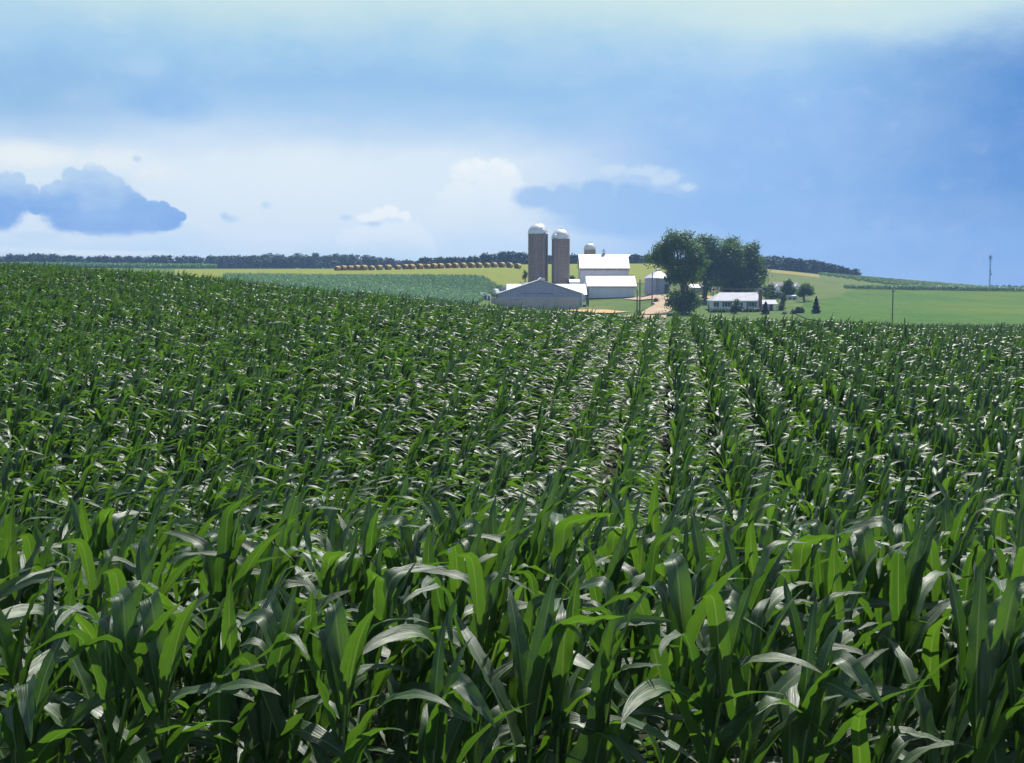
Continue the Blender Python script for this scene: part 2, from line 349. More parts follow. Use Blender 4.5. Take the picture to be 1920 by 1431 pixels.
def np_mesh(name, V, Q, mat, UV=None, smooth=False):
    """mesh of quads straight from arrays"""
    me = bpy.data.meshes.new(name); V = np.ascontiguousarray(V, dtype=np.float32); Q = np.ascontiguousarray(Q, dtype=np.int32)
    me.vertices.add(len(V)); me.vertices.foreach_set('co', V.ravel())
    me.loops.add(Q.size); me.loops.foreach_set('vertex_index', Q.ravel())
    me.polygons.add(len(Q)); me.polygons.foreach_set('loop_start', np.arange(0, Q.size, 4, dtype=np.int32))
    if smooth: me.polygons.foreach_set('use_smooth', np.ones(len(Q), dtype=bool))
    if UV is not None:
        l = me.uv_layers.new(name='UVMap'); l.data.foreach_set('uv', np.ascontiguousarray(UV[Q.ravel()], dtype=np.float32).ravel())
    me.materials.append(M[mat]); me.update(calc_edges=True); me.validate()
    return me

def link(name, me, parent=None, loc=None):
    o = bpy.data.objects.new(name, me); COL.objects.link(o)
    if parent: o.parent = parent
    if loc is not None: o.location = loc
    return o
def tag(o, label=None, cat=None, group=None, kind=None):
    for k, v in (('label', label), ('category', cat), ('group', group), ('kind', kind)):
        if v: o[k] = v
    return o
def thing(name, label, cat, loc, rz=0.0, group=None):
    o = bpy.data.objects.new(name, None); COL.objects.link(o); o.empty_display_size = .3
    o.location = loc; o.rotation_euler = (0, 0, rz); return tag(o, label, cat, group)
def copy_tree(o):
    c = o.copy(); COL.objects.link(c)
    for ch in list(o.children):
        k = ch.copy(); COL.objects.link(k); k.parent = c
        for g in list(ch.children):
            q = g.copy(); COL.objects.link(q); q.parent = k
    return c

# ------------------------------------------------------------------ the ground and its covers
def build_ground():
    az = np.unique(np.concatenate([np.linspace(-180, -45, 40), np.linspace(-45, 45, 220), np.linspace(45, 180, 40)]))
    rad = np.geomspace(1.2, 1050, 240); n = len(az)
    A, Rr = np.meshgrid(np.radians(az), rad); x = Rr*np.sin(A); y = Rr*np.cos(A)
    V = np.stack([x, y, ground(x, y)], -1).reshape(-1, 3)
    i, j = np.meshgrid(np.arange(len(rad)-1), np.arange(n-1), indexing='ij')
    a = (i*n + j).ravel(); Q = np.stack([a, a+1, a+n+1, a+n], 1)[:, ::-1]
    me = np_mesh('ground', V, Q, 'grass', smooth=True)
    tag(link('ground', me), kind='structure')
build_ground()

def sheet(name, mat, stops, lift, nd=60, nu=None):
    """a cover laid on the terrain: stops are (px, near distance, far distance)"""
    px = np.array([s[0] for s in stops], float); nu = nu or max(8, int((px[-1]-px[0])/6))
    pp = np.linspace(px[0], px[-1], nu); d0 = np.interp(pp, px, [s[1] for s in stops]); d1 = np.interp(pp, px, [s[2] for s in stops])
    wob = rng.normal(0, 1, (2, nu)); wob = np.array([np.convolve(w, np.ones(5)/5, 'same') for w in wob])
    t = np.linspace(0, 1, nd)[:, None]
    D = (d0 + wob[0]*.5)*(1-t) + (d1 + wob[1]*.5)*t
    Xx = (pp - 960)/F*D
    V = np.stack([Xx, D, ground(Xx, D) + lift], -1).reshape(-1, 3)
    i, j = np.meshgrid(np.arange(nd-1), np.arange(nu-1), indexing='ij'); a = (i*nu + j).ravel()
    Q = np.stack([a, a+1, a+nu+1, a+nu], 1)
    return tag(link(name, np_mesh(name, V, Q, mat, smooth=True)), kind='structure')

sheet('corn_soil', 'soil', [(-600, 1.5, 84), (500, 1.5, 80), (940, 1.5, 76), (1040, 1.5, 132), (2500, 1.5, 138)], .05, 120, 120)
sheet('hay_field', 'hay', [(330, 255, 440), (640, 262, 430), (900, 262, 470), (980, 300, 470), (1080, 312, 470), (1215, 318, 470), (1330, 330, 470)], .12, 70)
sheet('crop_soil', 'crop_soil', [(420, 130, 262), (640, 135, 300), (880, 140, 300), (900, 232, 299), (912, 266, 299), (932, 280, 299), (952, 292, 298)], .20, 70)
sheet('pasture', 'pasture', [(1385, 318, 452), (1450, 312, 470), (1545, 300, 470), (1578, 318, 372), (1598, 330, 366)], .13, 60)
sheet('stubble_strip', 'stubble', [(1426, 452, 500), (1480, 448, 492), (1534, 440, 478)], .22, 20)
sheet('green_field', 'alfalfa', [(1492, 236, 238), (1510, 212, 300), (1572, 178, 318), (1584, 170, 338), (1600, 165, 352), (1920, 150, 352), (2500, 150, 352)], .16, 80)
sheet('hill_field', 'pasture', [(1530, 440, 505), (1580, 372, 515), (1900, 366, 480), (2050, 364, 470)], .15, 50)

# drive and worn earth, as ribbons through points on the terrain
def ribbon(name, mat, pts, widths, lift):
    P0 = np.array(pts, float); k = np.linspace(0, len(pts)-1, 60); idx = np.arange(len(pts))
    x = pchip(idx, P0[:, 0], k); y = pchip(idx, P0[:, 1], k); w = np.interp(k, idx, widths)
    tx, ty = np.gradient(x), np.gradient(y); L = np.hypot(tx, ty) + 1e-6; nx, ny = -ty/L, tx/L
    V = []; m = 7
    ja = np.convolve(rng.normal(0, .35, 60), np.ones(4)/4, 'same'); jb = np.convolve(rng.normal(0, .35, 60), np.ones(4)/4, 'same')
    for q in range(m):
        t = q/(m-1); o = (w/2 + ja)*(1-t) - (w/2 + jb)*t
        V.append(np.stack([x + nx*o, y + ny*o, ground(x + nx*o, y + ny*o) + lift], -1))
    V = np.array(V).reshape(-1, 3); i, j = np.meshgrid(np.arange(m-1), np.arange(59), indexing='ij'); a = (i*60 + j).ravel()
    Q = np.stack([a, a+1, a+61, a+60], 1)
    return tag(link(name, np_mesh(name, V, Q, mat, smooth=True)), kind='structure')
def at(px, d): return (X_(px, d), d)
ribbon('gravel_drive', 'gravel', [at(1195, 205), at(1212, 225), at(1232, 243), at(1248, 258), at(1243, 268), at(1215, 276), at(1185, 284)], [9, 7.5, 5.5, 4.6, 5, 5, 4], .24)
ribbon('worn_track', 'gravel', [at(1104, 254), at(1130, 251), at(1165, 247), at(1190, 246)], [.9, 1.0, .8, .3], .20)
ribbon('bare_clay', 'clay', [at(1084, 250), at(1105, 246), at(1128, 244), at(1160, 242)], [5, 10, 10, 7], .26)
ribbon('bare_clay_bank', 'clay', [at(1333, 292), at(1340, 295), at(1348, 298)], [6, 8, 6], .2)

# ------------------------------------------------------------------ corn
WIND = np.array([.95, .2])
def corn_leaf(V, Q, UV, base, az, L, W, th0, bend, p, kink, roll, twist, wk, ns, na, r):
    s = np.linspace(0, 1, ns + 1)
    th = th0 + bend*s**p
    if kink:
        k0, ka = kink; th = th + ka*np.clip((s - k0 + .05)/.1, 0, 1)
    th = np.minimum(th, 2.9)
    h = np.stack([np.cos(az) + WIND[0]*wk*s, np.sin(az) + WIND[1]*wk*s], 1)
    h /= np.linalg.norm(h, axis=1)[:, None] + 1e-6
    t = np.stack([np.sin(th)*h[:, 0], np.sin(th)*h[:, 1], np.cos(th)], 1)
    pos = np.array(base) + np.concatenate([[np.zeros(3)], np.cumsum((t[1:] + t[:-1])/2*(L/ns), 0)])
    b = np.stack([-h[:, 1], h[:, 0], np.zeros(ns+1)], 1); n = np.cross(t, b)
    n = -n * np.sign(-1.0)
    n = np.cross(b, t)
    n = -n
    ro = roll*np.clip(s*3, 0, 1) + twist*s
    b2 = b*np.cos(ro)[:, None] + n*np.sin(ro)[:, None]; n2 = n*np.cos(ro)[:, None] - b*np.sin(ro)[:, None]
    w = W*np.minimum(1, .50 + 1.9*s)*(1 - s**2.6)**.85; w[-1] = W*.015
    fold = r.uniform(.35, .75)*(1 - .75*s)
    k1, ph1, ph2 = r.uniform(4, 8), r.uniform(0, 6.3), r.uniform(0, 6.3); A = r.uniform(.004, .013)*np.minimum(1, s*4)*(1-s**3)
    base_i = sum(len(v) for v in V); grid = []; uvs = []
    for a in np.linspace(-1, 1, na + 1):
        rip = A*abs(a)**1.6*np.sin(2*np.pi*k1*s + (ph1 if a < 0 else ph2))
        q = pos + b2*(a*w/2*np.cos(fold))[:, None] + n2*((abs(a)*w/2*np.sin(fold)) + rip)[:, None]
        grid.append(q); uvs.append(np.stack([np.full(ns+1, (a+1)/2), s], 1))
    V.append(np.array(grid).reshape(-1, 3)); UV.append(np.array(uvs).reshape(-1, 2))
    i, j = np.meshgrid(np.arange(na), np.arange(ns), indexing='ij'); c = (i*(ns+1) + j).ravel() + base_i
    Q.append(np.stack([c, c+ns+1, c+ns+2, c+1], 1))

def corn_meshes(seed, ns, na, nleaf, blown=.68, top=.78, low=.28, gust=1.0):
    r = np.random.default_rng(seed); V, Q, UV = [], [], []
    H = r.uniform(1.26, 1.46); plane = r.uniform(0, 6.3)
    lean = np.array([r.normal(.05, .05), r.normal(0, .05)])
    def stem(z): return np.array([lean[0]*z*z/2, lean[1]*z*z/2, z])
    for k in range(nleaf):
        f = k/(nleaf - 1)                       # 0 lowest, 1 the whorl
        z = low + (H - low)*f**.9
        az = plane + (k % 2)*math.pi + r.normal(0, .38)
        if r.random() < blown: az = .1 + r.normal(0, .65)          # the wind has laid most blades over to one side
        base = stem(z) + np.array([math.cos(az), math.sin(az), 0])*.012
        kink = None
        if f > top:
            L = r.uniform(.52, .80)*(1.08 - .25*(f-top)/(1-top)); W = r.uniform(.076, .112); th0 = r.uniform(.04, .30); bend = r.uniform(.0, .85); p = 2.5
            if r.random() < (.6 if top > .7 else .5): kink = (r.uniform(.5, .8), r.uniform(.8, 1.8))
        elif f > .32:
            L = r.uniform(.68, .90); W = r.uniform(.092, .124); th0 = r.uniform(.18, .48); bend = r.uniform(.8, 2.2); p = r.uniform(1.4, 2.5)
            if r.random() < .4: kink = (r.uniform(.38, .68), r.uniform(.7, 1.5)); bend *= .5
        else:
            L = r.uniform(.55, .8); W = r.uniform(.065, .095); th0 = r.uniform(.4, .8); bend = r.uniform(1.0, 2.1); p = r.uniform(1.1, 1.8)
        corn_leaf(V, Q, UV, base, az, L, W, th0, bend, p, kink, r.normal(0, .28), r.normal(0, .45), r.uniform(.8, 2.2)*gust, ns, na, r)
    # stalk: leaf sheaths swell it at every node
    m = MB(); zz = np.linspace(0, H + .05, 15)
    m.tube([stem(z) for z in zz], [(.0165 - .009*z/H)*(1.12 if i % 2 else .95) for i, z in enumerate(zz)], 7)
    return np.concatenate(V), np.concatenate(Q), np.concatenate(UV), m

def rows():
    """every plant of the field: x, y"""
    pts = []
    # headland rows run across, along the edge of the field
    for k in range(5):
        y0 = 4.62 + .66*k
        xs = np.arange(-16, 16, .175) + rng.uniform(0, .17)
        x = xs + rng.normal(0, .025, len(xs)); y = y0 + .02*xs + rng.normal(0, .03, len(xs))
        keep = rng.random(len(xs)) > .05; pts.append(np.stack([x[keep], y[keep]], 1))
    # the main rows run away from the camera, a little to the right
    a = math.atan((1265 - 960)/F); rd = np.array([math.sin(a), math.cos(a)]); pd = np.array([rd[1], -rd[0]])
    for k in range(-95, 120):
        s = np.arange(6, 150, .17) + rng.uniform(0, .2); s = s + rng.normal(0, .02, len(s))
        off = k*.88 + .10*np.sin(s/17.0 + 1) + rng.normal(0, .03, len(s))
        q = rd*s[:, None] + pd*off[:, None]
        pts.append(q[rng.random(len(q)) > .07])
    p = np.concatenate(pts); x, y = p[:, 0], p[:, 1]; head = np.zeros(len(p), bool); head[:sum(len(q) for q in pts[:5])] = True
    u = x/np.maximum(y, .1); px = 960 + F*u
    dmax = np.interp(px, [-600, 500, 900, 990, 1060], [82, 78, 74, 84, 130])
    ok = (y < dmax) & (head | (y > 8.4)) & (np.abs(x) < .5*y + 11)
    far = y > 76; ok &= ~far | (rng.random(len(p)) < .6)
    # a thin lane where little came up
    lane = np.abs((x - X_(1092, 30)) - (y - 30)*rd[0]/rd[1]); thin = (lane < .75) & (y > 19) & (y < 46)
    ok &= ~thin | (rng.random(len(p)) < .96)
    return p[ok], thin[ok]

def build_corn():
    p, thin = rows(); n = len(p)
    z = ground(p[:, 0], p[:, 1])
    sc = rng.normal(1.0, .055, n)*(1 + .05*np.sin(p[:, 0]*.35 + 1.3)*np.sin(p[:, 1]*.22)); sc[thin] *= rng.uniform(.74, .95, thin.sum())
    rot = np.stack([rng.normal(0, .05, n), rng.normal(.04, .05, n), rng.normal(0, .38, n)], 1)
    sc[p[:, 1] < 7.6] *= .92
    # the plants that show largest in the photograph: nearest, inside the frame
    inside = np.abs(p[:, 0]/p[:, 1]) < 965/F + .25/p[:, 1]
    order = np.argsort(np.where(inside, p[:, 1], 1e6))[:300]
    near = np.zeros(n, bool); near[order] = True
    protos = []
    for k in range(14):
        V, Q, UV, st = corn_meshes(100 + k, 20, 6, int(rng.integers(11, 13)), .34, .60, .5, .65)
        fo = np_mesh('foliage', V, Q, 'corn_leaf', UV, smooth=True)
        t = MB(); t.v, t.f, t.uv, t.smooth = st.v, st.f, st.uv, st.smooth; t.n = st.n
        so = t.build('stalk', 'corn_stalk'); sm = so.data; bpy.data.objects.remove(so)
        protos.append((fo, sm))
    for q, i in enumerate(order):
        root = thing('corn_plant', 'tall corn plant with broad arching leaves in the front rows of the field', 'corn plant', (p[i, 0], p[i, 1], z[i] + .04), 0, 'corn plants along the near edge of the field')
        root.rotation_euler = rot[i]; root.scale = (sc[i],)*3
        fo, sm = protos[int(rng.integers(0, len(protos)))]
        link('foliage', fo, root); link('stalk', sm, root)
    # all the others: one mass of corn
    kinds = []
    for k in range(16):
        V, Q, UV, st = corn_meshes(300 + k, 11, 4, 12)
        me = np_mesh('corn', V, Q, 'corn_leaf', UV, smooth=True)
        o = bpy.data.objects.new('corn_form', me); kinds.append(o)
    rest = np.where(~near)[0]
    me = bpy.data.meshes.new('corn_field'); me.vertices.add(len(rest))
    me.vertices.foreach_set('co', np.stack([p[rest, 0], p[rest, 1], z[rest] + .04], 1).astype(np.float32).ravel())
    a = me.attributes.new('turn', 'FLOAT_VECTOR', 'POINT'); a.data.foreach_set('vector', rot[rest].astype(np.float32).ravel())
    a = me.attributes.new('size', 'FLOAT_VECTOR', 'POINT'); a.data.foreach_set('vector', np.repeat(sc[rest, None], 3, 1).astype(np.float32).ravel())
    a = me.attributes.new('form', 'INT', 'POINT'); a.data.foreach_set('value', rng.integers(0, len(kinds), len(rest)).astype(np.int32))
    o = tag(link('corn_field', me), 'dense field of tall green corn running in rows up to the rise', 'corn field', kind='stuff')
    ng = bpy.data.node_groups.new('corn_scatter', 'GeometryNodeTree')
    ng.interface.new_socket('Geometry', in_out='INPUT', socket_type='NodeSocketGeometry')
    ng.interface.new_socket('Geometry', in_out='OUTPUT', socket_type='NodeSocketGeometry')
    gi = ng.nodes.new('NodeGroupInput'); go = ng.nodes.new('NodeGroupOutput'); iop = ng.nodes.new('GeometryNodeInstanceOnPoints'); jn = ng.nodes.new('GeometryNodeJoinGeometry')
    for kd in kinds:
        oi = ng.nodes.new('GeometryNodeObjectInfo'); oi.inputs['Object'].default_value = kd; oi.inputs['As Instance'].default_value = True
        ng.links.new(oi.outputs['Geometry'], jn.inputs[0])
    def attr(nm, ty):
        q = ng.nodes.new('GeometryNodeInputNamedAttribute'); q.data_type = ty; q.inputs['Name'].default_value = nm
        return q.outputs['Attribute']
    ng.links.new(gi.outputs[0], iop.inputs['Points']); ng.links.new(jn.outputs[0], iop.inputs['Instance'])
    iop.inputs['Pick Instance'].default_value = True
    ng.links.new(attr('form', 'INT'), iop.inputs['Instance Index']); ng.links.new(attr('turn', 'FLOAT_VECTOR'), iop.inputs['Rotation']); ng.links.new(attr('size', 'FLOAT_VECTOR'), iop.inputs['Scale'])
    ng.links.new(iop.outputs[0], go.inputs[0])
    md = o.modifiers.new('scatter', 'NODES'); md.node_group = ng
    print('corn plants', n)
build_corn()

# distant crops: many narrow blades in one mesh each
def crop(name, label, mat, pts, h, nb, wid, kind='stuff'):
    n = len(pts); gz = ground(pts[:, 0], pts[:, 1])
    N = n*nb; x = np.repeat(pts[:, 0], nb) + rng.normal(0, .12, N); y = np.repeat(pts[:, 1], nb) + rng.normal(0, .12, N); z = np.repeat(gz, nb)
    hh = np.repeat(rng.normal(h, h*.08, n), nb); z0 = z + hh*rng.uniform(.1, .6, N); L = hh*rng.uniform(.28, .48, N)
    az = rng.uniform(0, 6.283, N); dx, dy = np.cos(az) + .5, np.sin(az); e = rng.uniform(.1, .6, N)
    mid = np.stack([x + dx*L*.35*e, y + dy*L*.35*e, z0 + L*.75], 1); tip = np.stack([x + dx*L*(.5 + e*.8), y + dy*L*(.5 + e*.8), z0 + L*rng.uniform(.4, 1.25, N)], 1)
    base = np.stack([x, y, z0], 1); sd = np.stack([-dy, dx, np.zeros(N)], 1)*(wid/2)*rng.uniform(.6, 1.3, N)[:, None]
    V = np.stack([base - sd*.6, base + sd*.6, mid + sd, mid - sd, tip + sd*.15, tip - sd*.15], 1).reshape(-1, 3)
    a = np.arange(N)*6; Q = np.concatenate([np.stack([a, a+1, a+2, a+3], 1), np.stack([a+3, a+2, a+4, a+5], 1)])
    return tag(link(name, np_mesh(name, V, Q, mat)), label, 'crop', kind=kind)
def inside_sheet(stops, row_dir_px, spacing, step, drop=.05):
    px = [s[0] for s in stops]; ds = [s[1] for s in stops]; de = [s[2] for s in stops]
    a = math.atan((row_dir_px - 960)/F); rd = np.array([math.sin(a), math.cos(a)]); pd = np.array([rd[1], -rd[0]])
    dm = max(de); out = []
    for k in range(-int(dm/spacing), int(dm/spacing)):
        s = np.arange(min(ds), dm*1.05, step); q = rd*s[:, None] + pd*k*spacing
        p_ = 960 + F*q[:, 0]/q[:, 1]; ok = (p_ > px[0]) & (p_ < px[-1]) & (q[:, 1] > np.interp(p_, px, ds)) & (q[:, 1] < np.interp(p_, px, de)) & (rng.random(len(s)) > drop)
        out.append(q[ok])
    q = np.concatenate(out); return q + rng.normal(0, .06, q.shape)
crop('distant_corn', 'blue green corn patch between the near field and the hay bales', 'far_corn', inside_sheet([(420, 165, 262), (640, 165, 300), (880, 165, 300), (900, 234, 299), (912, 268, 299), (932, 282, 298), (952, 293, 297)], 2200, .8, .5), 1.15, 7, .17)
crop('hill_corn', 'corn rows on the far hill right of the farm', 'hill_corn', inside_sheet([(1532, 474, 505), (1590, 450, 512), (1650, 415, 512), (1720, 385, 505), (1770, 372, 495), (1900, 368, 478), (2040, 366, 465)], 1250, 2.4, .7, .1), 1.1, 6, .34)
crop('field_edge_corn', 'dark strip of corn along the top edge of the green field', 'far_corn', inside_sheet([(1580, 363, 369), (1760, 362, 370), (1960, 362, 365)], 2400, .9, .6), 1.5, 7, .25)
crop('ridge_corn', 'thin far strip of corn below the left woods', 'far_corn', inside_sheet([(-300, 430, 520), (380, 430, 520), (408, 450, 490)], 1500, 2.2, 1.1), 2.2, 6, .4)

# ------------------------------------------------------------------ trees and shrubs
def leaves_on(blobs, n, size, shell=.55, seed=0, clump=14, spread=.5, droop=0.0, flat=.6):
    """leaf faces gathered in sprays through the volume of several ellipsoids (cx,cy,cz,rx,ry,rz)"""
    r = np.random.default_rng(seed); B = np.array(blobs, float)
    vol = (B[:, 3]*B[:, 4]*B[:, 5])**.75; nc = max(8, n//clump)
    k = r.choice(len(B), nc, p=vol/vol.sum()); d = r.normal(0, 1, (nc, 3)); d /= np.linalg.norm(d, axis=1)[:, None]
    rad = np.clip(shell + (1 - shell)*r.random(nc)**.6, 0, 1)*r.uniform(.8, 1.12, nc)
    C = B[k, :3] + d*rad[:, None]*B[k, 3:]
    c = np.repeat(C, clump, 0); dd = np.repeat(d, clump, 0); N = len(c)
    off = r.normal(0, 1, (N, 3))*spread*np.array([1, 1, flat]); off[:, 2] -= np.abs(r.normal(0, droop, N)) if droop else 0
    c = c + off
    nrm = dd*.6 + r.normal(0, .6, (N, 3)) + np.array([0, 0, .5]); nrm /= np.linalg.norm(nrm, axis=1)[:, None]
    a = np.cross(nrm, r.normal(0, 1, (N, 3))); a /= np.linalg.norm(a, axis=1)[:, None] + 1e-6; b = np.cross(nrm, a)
    s = size*r.uniform(.6, 1.35, N)[:, None]
    V = np.stack([c - a*s, c + b*s*.45 + nrm*s*.1, c + a*s, c - b*s*.45 + nrm*s*.1], 1).reshape(-1, 3)
    return V, np.arange(N*4).reshape(-1, 4)

def limbs(mb, base, blobs, r0, seed, fork=.45):
    r = random.Random(seed); base = Vector(base)
    top = Vector((sum(b[0] for b in blobs)/len(blobs), sum(b[1] for b in blobs)/len(blobs), max(b[2] for b in blobs)))
    fk = base.lerp(top, fork); fk.x = base.x*.6 + fk.x*.4
    tr = [base, base.lerp(fk, .08), base.lerp(fk, .5) + Vector((r.uniform(-.2, .2), 0, 0)), fk]
    mb.tube(tr, [r0*1.5, r0*1.05, r0*.9, r0*.75], 9)
    for b in blobs:
        c = Vector(b[:3]); s = fk.lerp(base, r.uniform(0, .35)); md = s.lerp(c, .5) + Vector((r.uniform(-.5, .5), r.uniform(-.5, .5), r.uniform(0, .6)))
        mb.tube([s, md, c, c + (c - md)*.5], [r0*.45, r0*.28, r0*.14, r0*.05], 6)
        for q in range(4):
            e = c + Vector((r.uniform(-1, 1)*b[3], r.uniform(-1, 1)*b[4], r.uniform(-.6, 1)*b[5]))*.8
            mb.tube([md.lerp(c, r.uniform(.2, 1)), c.lerp(e, .5) + Vector((0, 0, .2)), e], [r0*.13, r0*.08, r0*.03], 5)

def tree(name, label, cat, pxblobs, basepx, d, r0, n, size, mat='tree_leaf', depth=1.0, group=None, seed=1, **kw):
    """pxblobs: crown masses as (px,py,half width,half height) in the picture, at distance d"""
    bx_, by_ = X_(basepx, d), d; gz = G(bx_, by_); k = d/F; rr = random.Random(seed)
    root = thing(name, label, cat, (bx_, by_, gz), 0, group); B = []
    for (px, py, w, h) in pxblobs:
        q = P(px, py, d); dy = rr.uniform(-1, 1)*w*k*depth
        B.append((q.x - bx_, dy, q.z - gz, w*k, w*k*.95, h*k))
    V, Q = leaves_on(B, n, size, seed=seed, **kw)
    link('crown', np_mesh('crown', V, Q, mat), root)
    mb = MB(); limbs(mb, (0, 0, -.15), B, r0, seed); mb.build('trunk', 'bark', root)
    return root

tree('shade_tree', 'largest shade tree with loose crown and low branches left of the house', 'tree',
     [(1264, 452, 22, 20), (1284, 446, 14, 13), (1240, 468, 18, 16), (1226, 487, 13, 11), (1252, 484, 20, 18), (1290, 474, 20, 24), (1278, 500, 22, 20), (1297, 512, 16, 20), (1262, 514, 16, 16),
      (1264, 556, 14, 16), (1290, 552, 15, 22), (1304, 562, 9, 14), (1284, 574, 22, 11), (1256, 568, 10, 8), (1305, 464, 13, 18), (1309, 486, 14, 20)], 1283, 238, .42, 15000, .27, seed=3, clump=16, spread=.55, droop=.35, shell=.5)
tree('shade_tree', 'broad tall shade tree in the middle of the clump behind the white house', 'tree',
     [(1331, 458, 17, 18), (1315, 478, 17, 20), (1345, 478, 20, 20), (1362, 462, 14, 15), (1326, 500, 22, 20), (1352, 504, 24, 24), (1308, 508, 14, 18), (1306, 462, 15, 15), (1318, 452, 13, 13), (1378, 468, 16, 18), (1380, 500, 16, 20), (1330, 528, 20, 14), (1372, 484, 17, 20)], 1321, 286, .62, 14000, .31, seed=5, clump=16, spread=.6, droop=.4, shell=.45)
tree('shade_tree', 'shade tree at the right end of the clump, its crown thin on top', 'tree',
     [(1408, 474, 11, 13), (1390, 476, 15, 16), (1402, 468, 11, 12), (1424, 488, 8, 12), (1429, 510, 7, 14), (1414, 462, 8, 9), (1372, 454, 13, 11), (1398, 492, 16, 17), (1415, 502, 12, 20), (1386, 505, 18, 20), (1402, 524, 20, 20), (1376, 526, 20, 18), (1420, 524, 9, 17), (1362, 536, 14, 12), (1390, 540, 20, 10)], 1381, 292, .5, 13000, .31, seed=9, clump=16, spread=.6, droop=.4, shell=.45)
tree('round_tree', 'round dark tree in front of the farmhouse on the slope', 'tree', [(1477, 540, 10, 15), (1471, 546, 8, 10), (1484, 545, 9, 11), (1477, 530, 6, 7)], 1477, 306, .18, 2600, .25, seed=12, spread=.3, shell=.4)
tree('round_tree', 'spreading small tree with short forked trunk right of the farmhouse', 'tree', [(1510, 543, 11, 10), (1502, 548, 8, 9), (1518, 547, 8, 9), (1512, 535, 7, 6)], 1509, 296, .28, 2600, .25, seed=14, spread=.3, shell=.4)
tree('yard_tree', 'small rounded yard tree in front of the white house', 'tree', [(1380, 577, 8, 11), (1380, 567, 5, 6), (1375, 580, 5, 7), (1386, 580, 5, 7)], 1380, 247, .1, 1800, .18, 'shrub_leaf', seed=15, spread=.22, shell=.4)

def shrub(name, label, pxblobs, d, n, size, mat='shrub_leaf', group=None, seed=1, cat='shrub'):
    cx = sum(b[0] for b in pxblobs)/len(pxblobs); x0 = X_(cx, d); gz = G(x0, d); k = d/F
    root = thing(name, label, cat, (x0, d, gz), 0, group); B = []
    for (px, py, w, h) in pxblobs:
        q = P(px, py, d); B.append((q.x - x0, 0, max(q.z - gz, h*k*.6), w*k, w*k*.9, h*k))
    V, Q = leaves_on(B, n, size, seed=seed, spread=.16, shell=.35, clump=10)
    link('leaves', np_mesh('leaves', V, Q, mat), root)
    mb = MB()
    for b in B:
        for q in range(3): mb.tube([(b[0]*.8 + .1*q - .1, 0, -.1), (b[0] + (q - 1)*b[3]*.3, .1*q - .1, b[2]*.6), (b[0] + (q - 1)*b[3]*.6, .2*q - .2, b[2] + b[5]*.5)], [.04, .03, .01], 5)
    mb.build('stem', 'bark', root); return root
shrub('yard_shrub', 'low dark rounded shrub on the lawn between the two spruces', [(1498, 585, 8, 9), (1488, 589, 6, 5), (1502, 588, 6, 6)], 240, 1500, .15, 'spruce', seed=21)
shrub('yard_shrub', 'tiny low shrub on the lawn beside the rounded dark shrub', [(1471, 592, 4, 3)], 241, 250, .12, seed=22)
shrub('tall_shrub', 'tall green shrub covering the right end of the house wing', [(1466, 575, 6, 12), (1468, 560, 6, 10), (1463, 585, 5, 6)], 263, 1300, .17, seed=23)
shrub('tall_shrub', 'dark bushes on the bank behind the house wing', [(1437, 553, 8, 8), (1450, 555, 9, 7), (1459, 552, 8, 7), (1446, 545, 8, 6)], 285, 1700, .2, seed=24)
shrub('tall_shrub', 'brownish bushes under the olive slope behind the house', [(1434, 541, 7, 6), (1446, 538, 8, 6), (1456, 541, 6, 5)], 320, 1000, .22, seed=25)
shrub('yard_shrub', 'dark shrub beside the pole below the grain bin', [(1230, 563, 5, 4.5), (1228, 566, 4, 3)], 262, 500, .15, 'spruce', seed=26)
shrub('tall_shrub', 'small bush at the left foot of the taller silo', [(985, 512, 4, 6), (984, 520, 5, 5)], 312, 500, .2, seed=27)
shrub('tall_shrub', 'low dark bush to the right of the shorter silo', [(1072, 521, 6, 4)], 316, 350, .2, seed=28)
shrub('hedge', 'clipped hedge under the left windows of the white house', [(px, 583, 5, 5.5) for px in range(1334, 1372, 5)], 257, 1500, .14, seed=29, cat='hedge')
shrub('hedge', 'clipped hedge under the right windows of the white house', [(px, 583, 5, 5.5) for px in range(1391, 1426, 5)], 257, 1400, .14, seed=30, cat='hedge')

def spruce(label, px, top, base_py, d, hw, seed):
    x = X_(px, d); gz = G(x, d); H = Z_(top, d) - gz; Rr = hw*d/F; r = np.random.default_rng(seed)
    root = thing('spruce_tree', label, 'spruce', (x, d, gz)); n = 2600
    t = r.random(n)**.75; z = .12 + (H - .12)*(1 - t)**1.0; rad = Rr*(1 - (z/H))**.9*(.78 + .22*np.sin(z*9 + r.normal(0, .4, n)))
    w = r.uniform(0, 6.283, n); q = np.sqrt(r.uniform(.25, 1.15, n))*rad
    c = np.stack([q*np.cos(w), q*np.sin(w), z - q*.25], 1); c[:, 2] = np.maximum(c[:, 2], .05)
    dirn = np.stack([np.cos(w), np.sin(w), -.35 + r.normal(0, .2, n)], 1); side = np.stack([-np.sin(w), np.cos(w), r.normal(0, .2, n)], 1)
    s = .17*r.uniform(.6, 1.3, n)[:, None]
    V = np.stack([c - dirn*s, c + side*s*.5, c + dirn*s*1.2, c - side*s*.5], 1).reshape(-1, 3)
    link('crown', np_mesh('crown', V, np.arange(n*4).reshape(-1, 4), 'spruce'), root)
    MB().tube([(0, 0, -.1), (0, 0, H*.5), (0, 0, H*.98)], [.11, .07, .015], 7).build('trunk', 'bark', root)
spruce('dark pointed spruce in front of the house wing', 1436.5, 565, 595, 243, 11, 41)
spruce('tall pointed spruce standing alone right of the lawn shrubs', 1531.5, 556, 597, 236, 12, 42)

